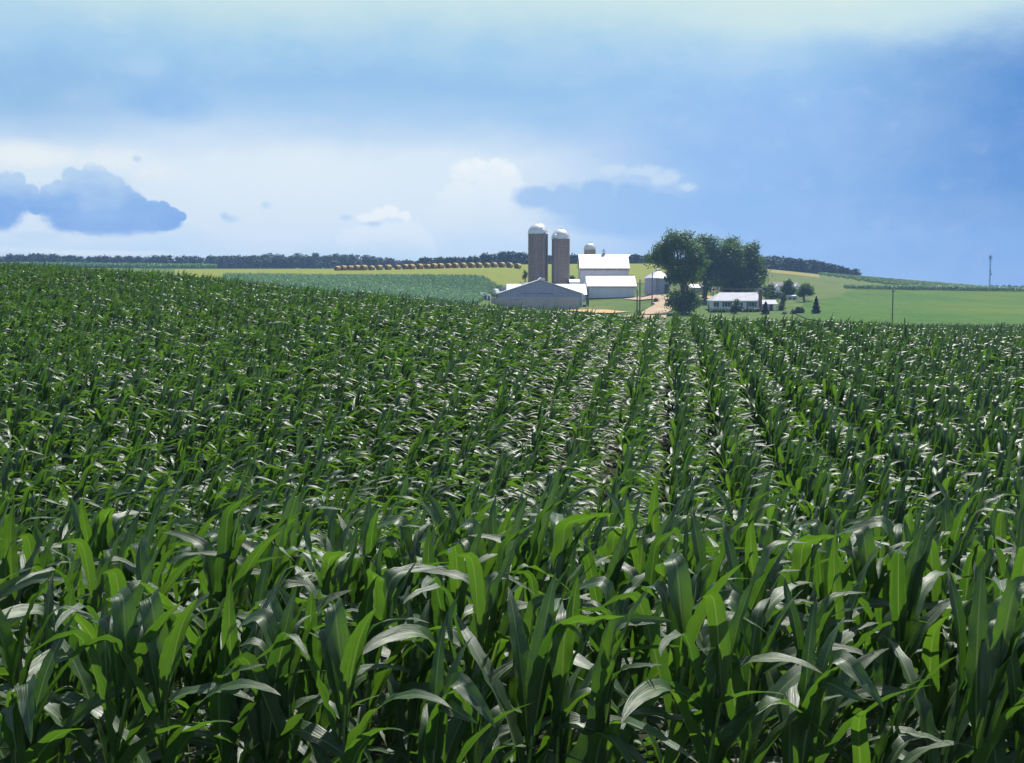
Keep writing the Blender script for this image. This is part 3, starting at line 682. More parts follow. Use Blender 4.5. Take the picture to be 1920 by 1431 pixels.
# far woods: individual crowns run together into one mass
def woods(name, label, edge, dist, depth, n, seed, hrange=(7, 10), narrow=.5):
    """edge: (px, top row) of the skyline"""
    r = np.random.default_rng(seed); px0, px1 = edge[0][0], edge[-1][0]; VV, QQ, k = [], [], 0; trunks = MB()
    for i in range(n):
        px = r.uniform(px0, px1); back = r.random(); d = dist + back*depth; x = (px - 960)/F*d; gz = G(x, d)
        topz = Z_(np.interp(px, [e[0] for e in edge], [e[1] for e in edge]), d)
        H = max(4.0, (topz - gz)*r.uniform(.78, 1.04)) if back > .35 else r.uniform(*hrange)*.8
        H = min(H, max(4.0, (topz - gz)*1.05)); W = H*r.uniform(.3, .48)*narrow*2
        B = [(x + r.normal(0, W*.35), d + r.normal(0, W*.3), gz + H*f, W*s*.62, W*s*.6, H*.2*s) for f, s in ((.2, 1.1), (.4, 1.1), (.58, 1.0), (.74, .8), (.86, .5))]
        V, Q = leaves_on(B, 480, .62, seed=int(r.integers(1e9)), spread=.5, shell=.55, clump=7)
        VV.append(V); QQ.append(Q + k); k += len(V)
    return tag(link(name, np_mesh(name, np.concatenate(VV), np.concatenate(QQ), 'wood_leaf')), label, 'woods', kind='stuff')
woods('woodland', 'long dark line of woods along the left skyline', [(-260, 478), (0, 477), (60, 475), (125, 476), (150, 481), (230, 480), (330, 479), (430, 479), (520, 474), (600, 472), (640, 476), (680, 476), (700, 480), (740, 486), (780, 489), (830, 492)], 640, 100, 430, 61)
woods('woodland', 'dark wood on the rise behind the row of hay bales and the silos', [(790, 491), (850, 489), (880, 485), (905, 476), (940, 474), (975, 472), (990, 478), (1040, 480), (1090, 484), (1140, 478), (1200, 487), (1260, 489)], 520, 70, 120, 62)
woods('woodland', 'dark wood on the hill to the right of the shade trees', [(1380, 478), (1430, 480), (1450, 481), (1475, 484), (1500, 486), (1520, 487), (1550, 493), (1580, 502), (1604, 514)], 525, 60, 90, 63)
woods('woodland', 'low far line of trees beyond the tall mast at the right', [(1855, 536), (1880, 535), (1900, 536), (1930, 534), (2200, 534)], 800, 80, 70, 64, (4, 6))

# ------------------------------------------------------------------ farm buildings
# machine shed, gable end to the camera
def machine_shed():
    d = 268; cx = X_(1013, d); gz = G(cx, d) - .1; t = thing('machine_shed', 'wide gray steel shed with low gable end toward the corn field', 'farm shed', (cx, d, gz))
    hw = 79*d/F; e = Z_(551.5, d) - gz; pk = Z_(525.5, d) - gz
    MB().prism([(-hw, -.5), (hw, -.5), (hw, e), (0, pk), (-hw, e)], 0, 13).build('wall', 'blue_steel', t)
    sl = (pk - e)/hw; rf = MB(); o = .35
    rf.prism([(-hw - o, e - sl*o + .05), (0, pk + .05), (0, pk + .2), (-hw - o, e - sl*o + .2)], -.35, 13.3)
    rf.prism([(0.003, pk + .05), (hw + o, e - sl*o + .05), (hw + o, e - sl*o + .2), (0.003, pk + .2)], -.35, 13.3)
    rfo = rf.build('roof', 'white_metal', t)
    MB().prism([(-.3, pk + .2), (1.1, pk + .05), (1.0, pk + .42), (.1, pk + .62)], -.2, 12).build('ridge_vent', 'white_paint', rfo)
    for x0, x1 in ((-4.6, -.9), (-.8, 3.0)):
        dr = MB().bx(x0, x1, -.09, -.012, .4, 2.25 + e - 3.1 + .9).build('door', 'blue_steel', t)
        MB().bx(x0 + .1, x1 - .1, -.14, -.092, 2.26 + e - 3.1 + .9, 2.34 + e - 3.1 + .9).build('door_rail', 'shutter', dr)
    MB().bx(hw - .14, hw + .06, -.1, .1, 0, e).build('corner_trim', 'white_paint', t)
    ln = MB().prism([(hw + .1, e - .55), (hw + 1.6, e - .95), (hw + 1.6, e - .8), (hw + .1, e - .4)], .6, 9).build('lean_to_roof', 'galvanized', t)
    m = MB()
    for y in (.8, 3.4, 6, 8.6): m.bx(hw + 1.35, hw + 1.5, y, y + .15, -.4, e - .9)
    m.build('post', 'pole', ln)
machine_shed()

def bunker():
    d = 256; x0, x1 = X_(921, d), X_(1086, d); cx = (x0 + x1)/2; gz = G(cx, d) - .1; top = Z_(558.8, d) - gz
    t = thing('bunker_wall', 'long weathered concrete wall between the corn and the gray shed', 'concrete wall', (cx, d, gz)); hw = (x1 - x0)/2
    MB().bx(-hw, hw, 0, .35, -.4, top - .12).build('wall', 'concrete', t)
    MB().bx(-hw - .04, hw + .04, -.08, .43, top - .12, top).build('coping', 'concrete', t)
    MB().bx(hw - .3, hw - .004, .352, 7, -.4, top - .16).build('end_wall', 'concrete', t)
bunker()

def gable_x(t, hw, e, pk, dep, wall, roofm, over=.35, hipl=0.0, thick=.14):
    """house-shaped: ridge along x, eave toward the camera at y=0"""
    MB().xprism([(0, -.6), (dep, -.6), (dep, e), (dep/2, pk), (0, e)], -hw, hw).build('wall', wall, t)
    sl = (pk - e)/(dep/2); o = over; rf = MB()
    a = [(-o, e - sl*o + .03), (dep/2, pk + .03), (dep/2, pk + .03 + thick), (-o, e - sl*o + .03 + thick)]
    b = [(dep/2 + .003, pk + .03), (dep + o, e - sl*o + .03), (dep + o, e - sl*o + .03 + thick), (dep/2 + .003, pk + .03 + thick)]
    rf.xprism(a, -hw - o, hw + o); rf.xprism(b, -hw - o, hw + o)
    return rf.build('roof', roofm, t), sl

def dairy_barn():
    d = 284; x0, x1 = X_(950, 290), X_(1101, 284); cx = (x0 + x1)/2; gz = G(cx, d) - .1
    t = thing('dairy_barn', 'long low barn with bright white roof behind the gray shed', 'barn', (cx, d, gz)); hw = (x1 - x0)/2 - .35
    e = Z_(553, d) - gz; pk = Z_(532.8, 290) - gz
    rf, sl = gable_x(t, hw, e + .05, pk - .15, 12, 'white_board', 'white_metal')
    MB().bx(-hw - 1.5, -hw - .35, 2, 8, -.5, Z_(537, 288) - gz).build('annex', 'blue_steel', t)
    MB().bx(-hw + 3.2, -hw + 4.6, 5.2, 6.8, pk - .3, pk + .42).build('vent', 'white_paint', rf)
dairy_barn()

def milk_house():
    d = 288; x0, x1 = X_(1104, d), X_(1190, d); cx = (x0 + x1)/2; gz = Z_(557, d) - .05
    t = thing('white_shed', 'low white building with bright roof in front of the big barn', 'farm building', (cx, d, gz)); hw = (x1 - x0)/2
    e = Z_(536.2, d) - gz; pk = Z_(516.5, 293) - gz
    rf, sl = gable_x(t, hw, e, pk - .2, 10, 'white_siding', 'white_metal', .45)
    MB().xprism([(4.9, pk + .02), (5.12, pk + .02), (5.12, pk + .12), (4.9, pk + .12)], -hw - .45, hw + .45).build('ridge_cap', 'red_trim', rf)
    MB().bx(-hw - .45, hw + .45, -.50, -.455, e - sl*.45 - .06, e - sl*.45 + .1).build('fascia', 'red_trim', rf)
    MB().bx(hw - .18, hw + .03, -.06, .1, -.3, e - .05).build('corner_trim', 'white_paint', t)
    MB().bx(hw + .2, hw + .62, 1.2, 1.6, e - 1.1, e + .1).build('side_box', 'white_paint', t)
    m = MB().bx(-hw + 3.4, -hw + 4.4, -.05, -.004, 1.0, 1.9)
    for k in range(2):
        x = -hw + 3.0 + k*4.6; f = MB().bx(x, x + .9, -.06, -.004, 1.1, 1.85).build('window', 'white_paint', t); MB().bx(x + .08, x + .82, -.075, -.061, 1.18, 1.77).build('pane', 'white_siding', f)
milk_house()

def big_barn():
    d = 306; x0, x1 = X_(1088.5, d), X_(1178.5, d); cx = (x0 + x1)/2; gz = G(cx, d + 3) - .3
    t = thing('big_barn', 'tall white barn with broad bright roof and a metal ventilator on its ridge', 'barn', (cx, d, gz)); hw = (x1 - x0)/2
    e = Z_(501.5, d) - gz; pk = Z_(478.3, 311.5) - gz; dep = 11; kn = e + (pk - e)*.44
    prof = [(0, -.8), (dep, -.8), (dep, e), (dep - 2.0, kn), (dep/2, pk), (2.0, kn), (0, e)]
    MB().xprism(prof, -hw, hw).build('wall', 'white_board', t); rf = MB()
    def slope(p, q):
        (y0, z0), (y1, z1) = p, q; L = math.hypot(y1-y0, z1-z0); ny, nz = -(z1-z0)/L, (y1-y0)/L
        if nz < 0: ny, nz = -ny, -nz
        rf.xprism([(y0 + ny*.02, z0 + nz*.02), (y1 + ny*.02, z1 + nz*.02), (y1 + ny*.15, z1 + nz*.15), (y0 + ny*.15, z0 + nz*.15)], -hw - .25, hw + .25)
    slope((-.45, e - .45*(kn-e)/2.0), (2.0, kn)); slope((2.0, kn + .012), (dep/2, pk)); slope((dep/2 + .004, pk), (dep - 2.0, kn)); slope((dep - 2.0, kn - .012), (dep + .45, e - .45*(kn-e)/2.0))
    rfo = rf.build('roof', 'white_metal', t)
    MB().add([(hw + .252, dep/2 - 1.2, pk - .6), (hw + .252, dep/2 + 1.2, pk - .6), (hw + 1.0, dep/2, pk + .1), (hw + .252, dep/2, pk + .17)], [(0, 2, 3), (1, 3, 2), (0, 1, 2)]).build('hay_hood', 'white_paint', rfo)
    MB().bx(-hw - .25, hw + .25, -.53, -.47, e - .72, e - .55).build('fascia', 'red_trim', rfo)
    MB().bx(hw - .15, hw + .05, -.07, .1, -.5, e - .2).build('corner_trim', 'white_paint', t)
    xv = X_(1132, 311) - cx; v = MB(); v.lathe([(.55, pk - .1), (.5, pk + .35), (.28, pk + .5), (.28, pk + .85), (.52, pk + .95), (.5, pk + 1.05), (.12, pk + 1.3), (.1, pk + 1.4), (.18, pk + 1.5), (0.01, pk + 1.66)], 20, (xv, dep/2, 0))
    v.build('ventilator', 'galvanized', rfo)
big_barn()

def silo(label, px0, px1, wall_top, dome_top, d, mat, chute_px=None, hoops=True, seed=0, bright=True):
    cx = X_((px0 + px1)/2, d); gz = G(cx, d) - .3; r = (px1 - px0)/2*d/F; h = Z_(wall_top, d) - gz; dh = Z_(dome_top, d) - Z_(wall_top, d)
    t = thing('silo', label, 'silo', (cx, d, gz))
    MB().lathe([(r, -.5), (r, h)], 56).build('wall', mat, t)
    m = MB(); prof = [(r + .10, h - .08), (r + .12, h + .06)]
    for k in range(0, 13): w = math.pi/2*k/12; prof.append((max((r + .05)*math.cos(w), .02), h + .06 + (dh - .06)*math.sin(w)))
    dm = m.lathe(prof, 48).build('dome', 'dome', t)
    rb = MB()
    for k in range(16):
        w = 2*math.pi*k/16; rb.tube([((r + .07)*math.cos(a)*math.cos(w), (r + .07)*math.cos(a)*math.sin(w), h + .06 + (dh - .04)*math.sin(a)) for a in np.linspace(0, 1.5, 9)], .03, 4)
    rb.build('dome_rib', 'dome', dm)
    MB().lathe([(.22, dh + h - .05), (.2, dh + h + .12), (.3, dh + h + .16), (.02, dh + h + .26)], 14).build('cap', 'dome', dm)
    if hoops:
        hp = MB()
        for k in range(int(h/.6)):
            z = .4 + k*.6 - .12*(k/(h/.6)); n = 40
            hp.lathe([(r + .004, z - .02), (r + .025, z - .02), (r + .025, z + .02), (r + .004, z + .02)], n)
        hp.build('hoop', 'hoop', t)
    if chute_px:
        w = math.asin(max(-1, min(1, (X_(chute_px, d) - cx)/r))); ca, sa = math.sin(w), -math.cos(w); n = 10; c = MB()
        pts = [(ca*r*1.0, sa*r*1.0, 2.0), (ca*r, sa*r, h + .2)]
        c.tube(pts, .45, 12).build('chute', 'chute', t)
        q = MB(); q.lathe([(.52, 0), (.52, .5), (.36, .85), (.03, 1.05)], 12, (ca*r*.96, sa*r*.96, h + .1)); q.build('chute_hood', 'dome', dm)
    return t
silo('taller of the two brown stave silos with white dome, left one', 990.3, 1027.2, 438.5, 419.5, 304, 'stave', 1019)
silo('shorter of the two brown stave silos with white dome, right one', 1034.4, 1068, 447.8, 430, 302, 'stave', 1040.5)
silo('small tan silo with white dome peeking over the big barn roof', 1095, 1116.5, 467.8, 456, 332, 'stave_tan', None)

def grain_bin():
    d = 281; r = 24*d/F; cx = X_(1235.5, d); gz = Z_(549.5, d); t = thing('grain_bin', 'squat corrugated steel grain bin with pale conical roof behind the big tree', 'grain bin', (cx, d + 3, gz))
    k = (d + 3)/d; h = (Z_(521, d) - gz); top = Z_(506.5, d + 3) - gz; r *= k
    MB().lathe([(r, -.4), (r, h)], 48).build('wall', 'bin_wall', t)
    rf = MB().lathe([(r + .15, h - .12), (r + .15, h), (.45, top - .15)], 32, smooth=False).build('roof', 'bin_roof', t)
    rb = MB()
    for q in range(32): w = 2*math.pi*q/32; rb.tube([((r + .12)*math.cos(w), (r + .12)*math.sin(w), h + .04), (.45*math.cos(w), .45*math.sin(w), top - .12)], .035, 4)
    rb.build('roof_rib', 'bin_roof', rf)
    MB().lathe([(.5, top - .2), (.5, top + .05), (.55, top + .1), (.02, top + .25)], 16).build('cap', 'bin_roof', rf)
    dr = MB().box((1.9, -r*.84, 1.0), (1.0, .2, 2.0), .55).build('door', 'shutter', t)
    l = MB()
    for x in (-.62, -.22): l.bx(x - .03, x + .03, -r - .28, -r - .2, .3, h + .1)
    for q in range(11): l.bx(-.59, -.25, -r - .26, -r - .22, .4 + q*.29, .43 + q*.29)
    l.build('ladder', 'hoop', t)
grain_bin()

def small_building(name, label, px0, px1, ridge, eave, base, d, dep, wall, roofm, cat='outbuilding', over=.2):
    x0, x1 = X_(px0, d), X_(px1, d); cx = (x0 + x1)/2; gz = Z_(base, d); t = thing(name, label, cat, (cx, d, gz))
    rf, sl = gable_x(t, (x1-x0)/2, Z_(eave, d) - gz, Z_(ridge, d + dep/2) - gz, dep, wall, roofm, over)
    return t, rf, (x1-x0)/2, Z_(eave, d) - gz
t, rf, hw, e = small_building('feed_room', 'small white roofed annex between the shorter silo and the big barn', 1069, 1086, 525, 529.5, 545, 299, 3, 'white_board', 'white_metal')
MB().bx(-hw*.2, hw*.5, -.05, -.004, .3, 1.2).build('door', 'shutter', t)
t, rf, hw, e = small_building('tool_shed', 'pale outbuilding half hidden behind the trunk of the shade trees', 1293, 1319, 534, 540, 562, 302, 5, 'tan_wall', 'white_metal')
MB().bx(-.4, .5, -.05, -.004, 0, 1.9).build('door', 'white_paint', t)
t, rf, hw, e = small_building('garage', 'pale white shed standing behind the chimney of the house', 1409, 1427.5, 527.5, 532, 556, 300, 6, 'white_siding', 'white_metal')
MB().bx(-.9, .7, -.05, -.004, 0, 1.9).build('door', 'white_siding', t)

# the white house
def house():
    d = 262; x0, x1 = X_(1337, d), X_(1424, d); cx = (x0 + x1)/2; gz = G(cx, d) - .1
    t = thing('ranch_house', 'white single storey house with gray roof and brick chimney', 'house', (cx, d, gz)); hw = (x1 - x0)/2
    e = Z_(564, d) - gz; pk = Z_(548.5, d + 3.6) - gz; dep = 7.2; o = .3
    MB().bx(-hw, hw, 0, dep, -.5, e).build('wall', 'white_siding', t)
    # roof with a hipped left end
    rx = X_(1350, d + 3.6) - cx; rf = MB(); a = (-hw - o, -o, e); b = (hw + o, -o, e); c = (hw + o, dep + o, e); f = (-hw - o, dep + o, e); g = (rx, dep/2, pk); h = (hw + o, dep/2, pk)
    rf.add([a, b, c, f, g, h], [(0, 1, 5, 4), (2, 3, 4, 5), (3, 0, 4), (1, 2, 5), (3, 2, 1, 0)])
    rfo = rf.build('roof', 'shingle', t); MB().bx(-hw - o, hw + o, -o - .05, -o - .004, e - .18, e + .02).build('fascia', 'white_paint', rfo)
    def win(p0, p1, z0, z1, sh=''):
        w0, w1 = X_(p0, d) - cx, X_(p1, d) - cx; fr = MB().bx(w0, w1, -.06, -.004, z0, z1).build('window', 'white_paint', t)
        m = MB(); mid = (w0 + w1)/2; m.bx(w0 + .08, mid - .03, -.075, -.062, z0 + .08, z1 - .08); m.bx(mid + .03, w1 - .08, -.075, -.062, z0 + .08, z1 - .08); m.build('pane', 'glass', fr)
        if 'l' in sh: MB().bx(w0 - .38, w0 - .02, -.05, -.004, z0, z1).build('shutter', 'shutter', fr)
        if 'r' in sh: MB().bx(w1 + .02, w1 + .38, -.05, -.004, z0, z1).build('shutter', 'shutter', fr)
    z0 = Z_(576, d) - gz; z1 = Z_(566, d) - gz
    win(1338.5, 1349, z0, z1); win(1358.5, 1370, z0, z1, 'lr'); win(1404.5, 1416, z0, z1, 'lr')
    dr = MB().bx(X_(1389, d) - cx, X_(1393.5, d) - cx, -.06, -.004, 0, 2.05).build('door', 'shutter', t); MB().box((X_(1393, d) - cx, -.1, 1.0), (.06, .06, .06)).build('handle', 'galvanized', dr)
    xc = X_(1423.6, d) - cx; ch = MB().bx(xc, xc + .62, -.35, .55, -.3, Z_(543, d) - gz).build('chimney', 'brick', t); MB().bx(xc - .06, xc + .68, -.41, .61, Z_(543, d) - gz, Z_(543, d) - gz + .16).build('chimney_cap', 'concrete', ch)
    # wing
    w0, w1 = xc + .64, X_(1460, d) - cx; wy = 1.2; we = Z_(570.5, d) - gz; wp = Z_(562.5, d + 3) - gz
    wg = MB().bx(w0, w1 - 1.6, wy, wy + 5, -.5, we - .02).build('wing', 'white_siding', t)
    MB().xprism([(wy - .3, we), (wy + 5.3, we), (wy + 2.5, wp)], w0, w1 + .2).build('wing_roof', 'shingle', wg)
    m = MB()
    for x in (w1 - 1.5, w1 - .8, w1 - .1): m.bx(x, x + .12, wy, wy + .12, -.4, we - .02)
    for z in (.35, .95): m.bx(w1 - 1.38, w1 - .1, wy + .03, wy + .08, z, z + .07)
    for k in range(9): m.bx(w1 - 1.36 + k*.15, w1 - 1.31 + k*.15, wy + .035, wy + .075, .42, .95)
    m.build('porch_rail', 'white_paint', wg)
    MB().bx(w0 + 1.9, w0 + 2.7, wy - .05, wy - .004, .0, 1.75).build('door', 'dark', wg)  # dark panel for the open carport, its inside shade put into the colour
    MB().bx(w0 + .5, w0 + 1.3, wy - .05, wy - .004, .7, 1.6).build('window', 'glass', wg)
house()

def farmhouse():
    d = 318; x0, x1 = X_(1455, d), X_(1499, d); cx = (x0 + x1)/2; gz = G(cx, d) - .2; t = thing('farmhouse', 'dark roofed farmhouse with white dormer fronts behind the round tree', 'house', (cx, d, gz)); hw = (x1 - x0)/2
    e = Z_(541, d) - gz; pk = Z_(530.5, d + 3) - gz
    rf, sl = gable_x(t, hw, e, pk, 6.5, 'tan_wall', 'dark_shingle', .3)
    for x in (-hw + .55, hw - .75):
        dm = MB().prism([(x - .55, e - .5), (x + .55, e - .5), (x + .55, e + .5), (x, e + 1.05), (x - .55, e + .5)], -.5, 2.0).build('dormer', 'white_paint', rf)
    MB().xprism([(-1.9, e - 1.25), (-.01, e - .75), (-.01, e - .62), (-1.9, e - 1.12)], -hw - .6, -hw + 1.6).build('porch_roof', 'white_metal', t)
    MB().xprism([(-1.9, e - 1.45), (-.01, e - .85), (-.01, e - .72), (-1.9, e - 1.32)], hw - 1.1, hw + .5).build('porch_roof', 'white_metal', t)
    MB().bx(hw - 1.4, hw - .3, -1.4, -1.2, e - 2.6, e - 1.5).build('porch_panel', 'white_paint', t)
    for x in (-1.2, .6): f = MB().bx(x, x + .9, -.06, -.004, 1.1, 2.1).build('window', 'white_paint', t); MB().bx(x + .08, x + .82, -.075, -.062, 1.18, 2.02).build('pane', 'glass', f)
farmhouse()
t, rf, hw, e = small_building('trailer', 'low pale trailer under the round tree on the slope', 1478, 1495.5, 554.5, 556, 563.5, 303, 2.2, 'white_board', 'white_board', 'trailer', .06)
for x in (-.9, .1): MB().bx(x, x + .6, -.05, -.004, .35, .75).build('window', 'glass', t)
m = MB(); m.tube([(-.6, -.08, -.1), (-.6, .08, -.1)], .22, 12); m.build('wheel', 'dark', t)

# propane tank, calf hutches, feed bin
def tank():
    d = 296; x = X_(1341, d); gz = G(x, d) + .02; t = thing('fuel_tank', 'white oval fuel tank on legs beside the shade tree trunk', 'tank', (x, d, Z_(543.5, d) - .55))
    MB().tube([(-.95, 0, .55), (-.85, 0, .55), (-.6, 0, .55), (.6, 0, .55), (.85, 0, .55), (.95, 0, .55)], [.05, .3, .45, .45, .3, .05], 18).build('body', 'white_paint', t)
    zb = gz - (Z_(543.5, d) - .55)
    m = MB()
    for a in (-.5, .5): m.bx(a - .08, a + .08, -.3, .3, min(zb, -.3), .2)
    m.build('leg', 'hoop', t)
tank()
def hutch(px, d, s, label):
    x = X_(px, d); t = thing('calf_hutch', label, 'calf hutch', (x, d, G(x, d)), .3, 'calf hutches left of the gray shed')
    MB().prism([(-.65*s, 0), (.65*s, 0), (.62*s, .9*s), (.35*s, 1.3*s), (-.35*s, 1.3*s), (-.62*s, .9*s)], 0, 2.0*s).build('shell', 'white_paint', t)
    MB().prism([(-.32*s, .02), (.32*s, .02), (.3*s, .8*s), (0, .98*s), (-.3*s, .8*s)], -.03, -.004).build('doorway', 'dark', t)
hutch(909, 258, 1.15, 'white calf hutch farthest left, alone past the end of the concrete wall')
hutch(915.5, 260, 1.1, 'white calf hutch next to the end of the concrete wall')
hutch(940, 279, 1.5, 'larger white hutch against the left wall of the gray shed')
def feed_bin():
    d = 272; x = X_(929.5, d); gz = G(x, d); t = thing('feed_bin', 'small pale hopper bin on legs left of the gray shed', 'feed bin', (x, d, gz)); top = Z_(541.5, d) - gz
    MB().lathe([(.15, top - 1.7), (.7, top - 1.1), (.7, top - .25), (.55, top - .1), (.05, top)], 4, smooth=False).build('hopper', 'white_paint', t)
    for a in range(4):
        w = a*math.pi/2 + .6; MB().tube([(.72*math.cos(w), .72*math.sin(w), -.2), (.72*math.cos(w), .72*math.sin(w), top - 1.2)], .05, 6).build('leg', 'rust', t)
feed_bin()

# hay bales
def bales():
    zx = [243, 296, 356, 412, 468, 534, 603, 677, 758, 825, 878, 948, 1014, 1070, 1125, 1192, 1251, 1318, 1390, 1453, 1524, 1584, 1650, 1716, 1786]; d0 = 345; first = None; r = .84
    for i, q in enumerate(zx):
        px = 580 + q/4.571; d = d0 + 1.2*math.sin(i*.9) + 3; x = X_(px, d); rz = -.75 + random.uniform(-.18, .18) + .25*(i/25)
        if not first:
            t = thing('hay_bale', 'brown round hay bale in the long row along the top of the hay field', 'hay bale', (x, d, G(x, d)), rz, 'round hay bales in a row on the hay field')
            n = 36; prof = []; m = MB(); V = []; Fc = []
            ys = [-.78, -.76, -.66, -.3, 0, .3, .66, .76, .78]; rs = [.86, .94, 1.0, 1.012, 1.0, 1.012, 1.0, .94, .86]
            for y, q2 in zip(ys, rs):
                for k in range(n): w = 2*math.pi*k/n; rr = r*q2*(1 + .012*math.sin(5*w + y*4)); V.append((rr*math.cos(w), y, max(.0, r*.98 + rr*math.sin(w))))
            for a in range(len(ys) - 1):
                for k in range(n): k2 = (k + 1) % n; Fc.append((a*n + k, a*n + k2, (a+1)*n + k2, (a+1)*n + k))
            m.add(V, Fc, smooth=True); m.build('roll', 'bale', t)
            for s in (-1, 1):
                e = MB(); pts = []; fcs = []                      # the wound end: shallow spiral steps
                for a, (q2, yy) in enumerate(((.93, .76), (.8, .795), (.78, .775), (.6, .81), (.58, .79), (.38, .82), (.36, .80), (.15, .825), (.01, .81))):
                    for k in range(n): w = 2*math.pi*k/n; rr = r*(q2 - .012*k/n); pts.append((rr*math.cos(w), s*yy, max(.01, r*.98 + rr*math.sin(w))))
                for a in range(8):
                    for k in range(n):
                        k2 = (k + 1) % n; f = (a*n + k, a*n + k2, (a+1)*n + k2, (a+1)*n + k); fcs.append(f if s < 0 else f[::-1])
                e.add(pts, fcs).build('end_face', 'bale_end_shade', t)
            first = t
        else:
            t = copy_tree(first); t.location = (x, d, G(x, d)); t.rotation_euler = (0, 0, rz)
        s = random.uniform(.92, 1.05); t.scale = (s*random.uniform(.97, 1.06), s, s*random.uniform(.9, 1.0))
bales()

# poles, wires, mast
def pole(label, px, top, d, r=.13, arm=0, base=None):
    x = X_(px, d); gz = G(x, d); h = Z_(top, d) - gz; t = thing('utility_pole', label, 'pole', (x, d, gz))
    MB().tube([(0, 0, -.5), (0, 0, h*.5), (0, 0, h)], [r*1.15, r, r*.8], 10).build('shaft', 'pole', t)
    if arm:
        cr = MB().bx(-arm, arm, -.17, -.07, h - .55, h - .43).build('crossarm', 'pole', t); m = MB()
        for a in (-arm + .1, 0, arm - .1): m.lathe([(.05, h - .43), (.06, h - .36), (.03, h - .3)], 8, (a, -.12, 0))
        m.build('insulator', 'concrete', cr)
    return Vector((x, d, gz + h))
pa = pole('shorter of the two poles beside the gravel drive entrance', 1195, 543, 230)
pb = pole('taller of the two poles beside the gravel drive entrance', 1200, 524, 231, .14, 0)
pc = pole('tall thin pole standing in front of the grain bin', 1223, 511, 256, .12)
pole('short dark post at the left corner of the white house', 1329.5, 567, 258, .12)
pr = pole('lone wooden pole with guy wire at the edge of the green field', 1675, 541, 206, .10, .32)
def wire(label, a, b, sag, r=.028):
    a, b = Vector(a), Vector(b); pts = [a.lerp(b, k/16) + Vector((0, 0, -sag*4*(k/16)*(1 - k/16))) for k in range(17)]
    o = a; m = MB().tube([p - o for p in pts], r, 5); t = m.build('cable', 'wire', None, o); tag(t, label, 'cable')
q = P(1690, 575, 206); x2 = X_(1683, 198)
wire('slanting guy wire of the lone pole on the right', P(1697, 562, 212), (P(1681, 604, 203).x, 203, G(P(1681, 604, 203).x, 203)), .0, .02)
wire('overhead wire running from the thin pole to the house chimney', pc - Vector((0, 0, .3)), P(1424, 541, 266), 1.2)
wire('overhead wire between the drive pole and the thin pole', pb - Vector((0, 0, .2)), pc - Vector((0, 0, .4)), .5)

def mast():
    d = 720; x = X_(1856, d); gz = G(x, d); h = Z_(478, d) - gz; t = thing('radio_mast', 'tall thin lattice mast with antennas on the far right skyline', 'mast', (x, d, gz)); m = MB()
    cor = [(.42*math.cos(a), .42*math.sin(a)) for a in (.5, 2.6, 4.7)]
    for cx, cy in cor: m.tube([(cx, cy, -.5), (cx, cy, h - .6)], .09, 6)
    n = int(h/.9)
    for k in range(n):
        for q in range(3):
            a, b = cor[q], cor[(q + 1) % 3]; z0 = k*.9; m.tube([(a[0], a[1], z0), (b[0], b[1], z0 + .9)], .05, 4); m.tube([(a[0], a[1], z0), (b[0], b[1], z0)], .05, 4)
    m.build('lattice', 'tower', t)
    for k in range(6):
        w = k*math.pi/3 + .2; MB().box((.85*math.cos(w), .85*math.sin(w), h - 1.6), (.3, .16, 2.2), w + 1.57).build('antenna', 'tower', t)
    ring = MB(); ring.tube([(.8*math.cos(w), .8*math.sin(w), h - 1.6) for w in np.linspace(0, 6.283, 25)], .05, 5); ring.build('antenna_ring', 'tower', t)
    for w, z in ((.6, h*.47), (2.6, h*.55)): MB().tube([(.3*math.cos(w), -.5, z), (.3*math.cos(w), -.75, z), (.3*math.cos(w), -.9, z)], [.12, .5, .55], 14).build('dish', 'tower', t)
    MB().tube([(0, 0, h - .7), (0, 0, h + .9)], .05, 5).build('whip', 'tower', t)
mast()

# ------------------------------------------------------------------ light, sky
SUN_AZ, SUN_EL = 24.0, 56.0
sd = Vector((math.sin(R(SUN_AZ))*math.cos(R(SUN_EL)), math.cos(R(SUN_AZ))*math.cos(R(SUN_EL)), math.sin(R(SUN_EL))))
sl = bpy.data.lights.new('sun', 'SUN'); sl.energy = 5.0; sl.angle = R(.53); sl.color = (1, .96, .9)
so = bpy.data.objects.new('sun', sl); COL.objects.link(so); so.rotation_euler = (-sd).to_track_quat('-Z', 'Y').to_euler(); so.location = (0, 0, 60)

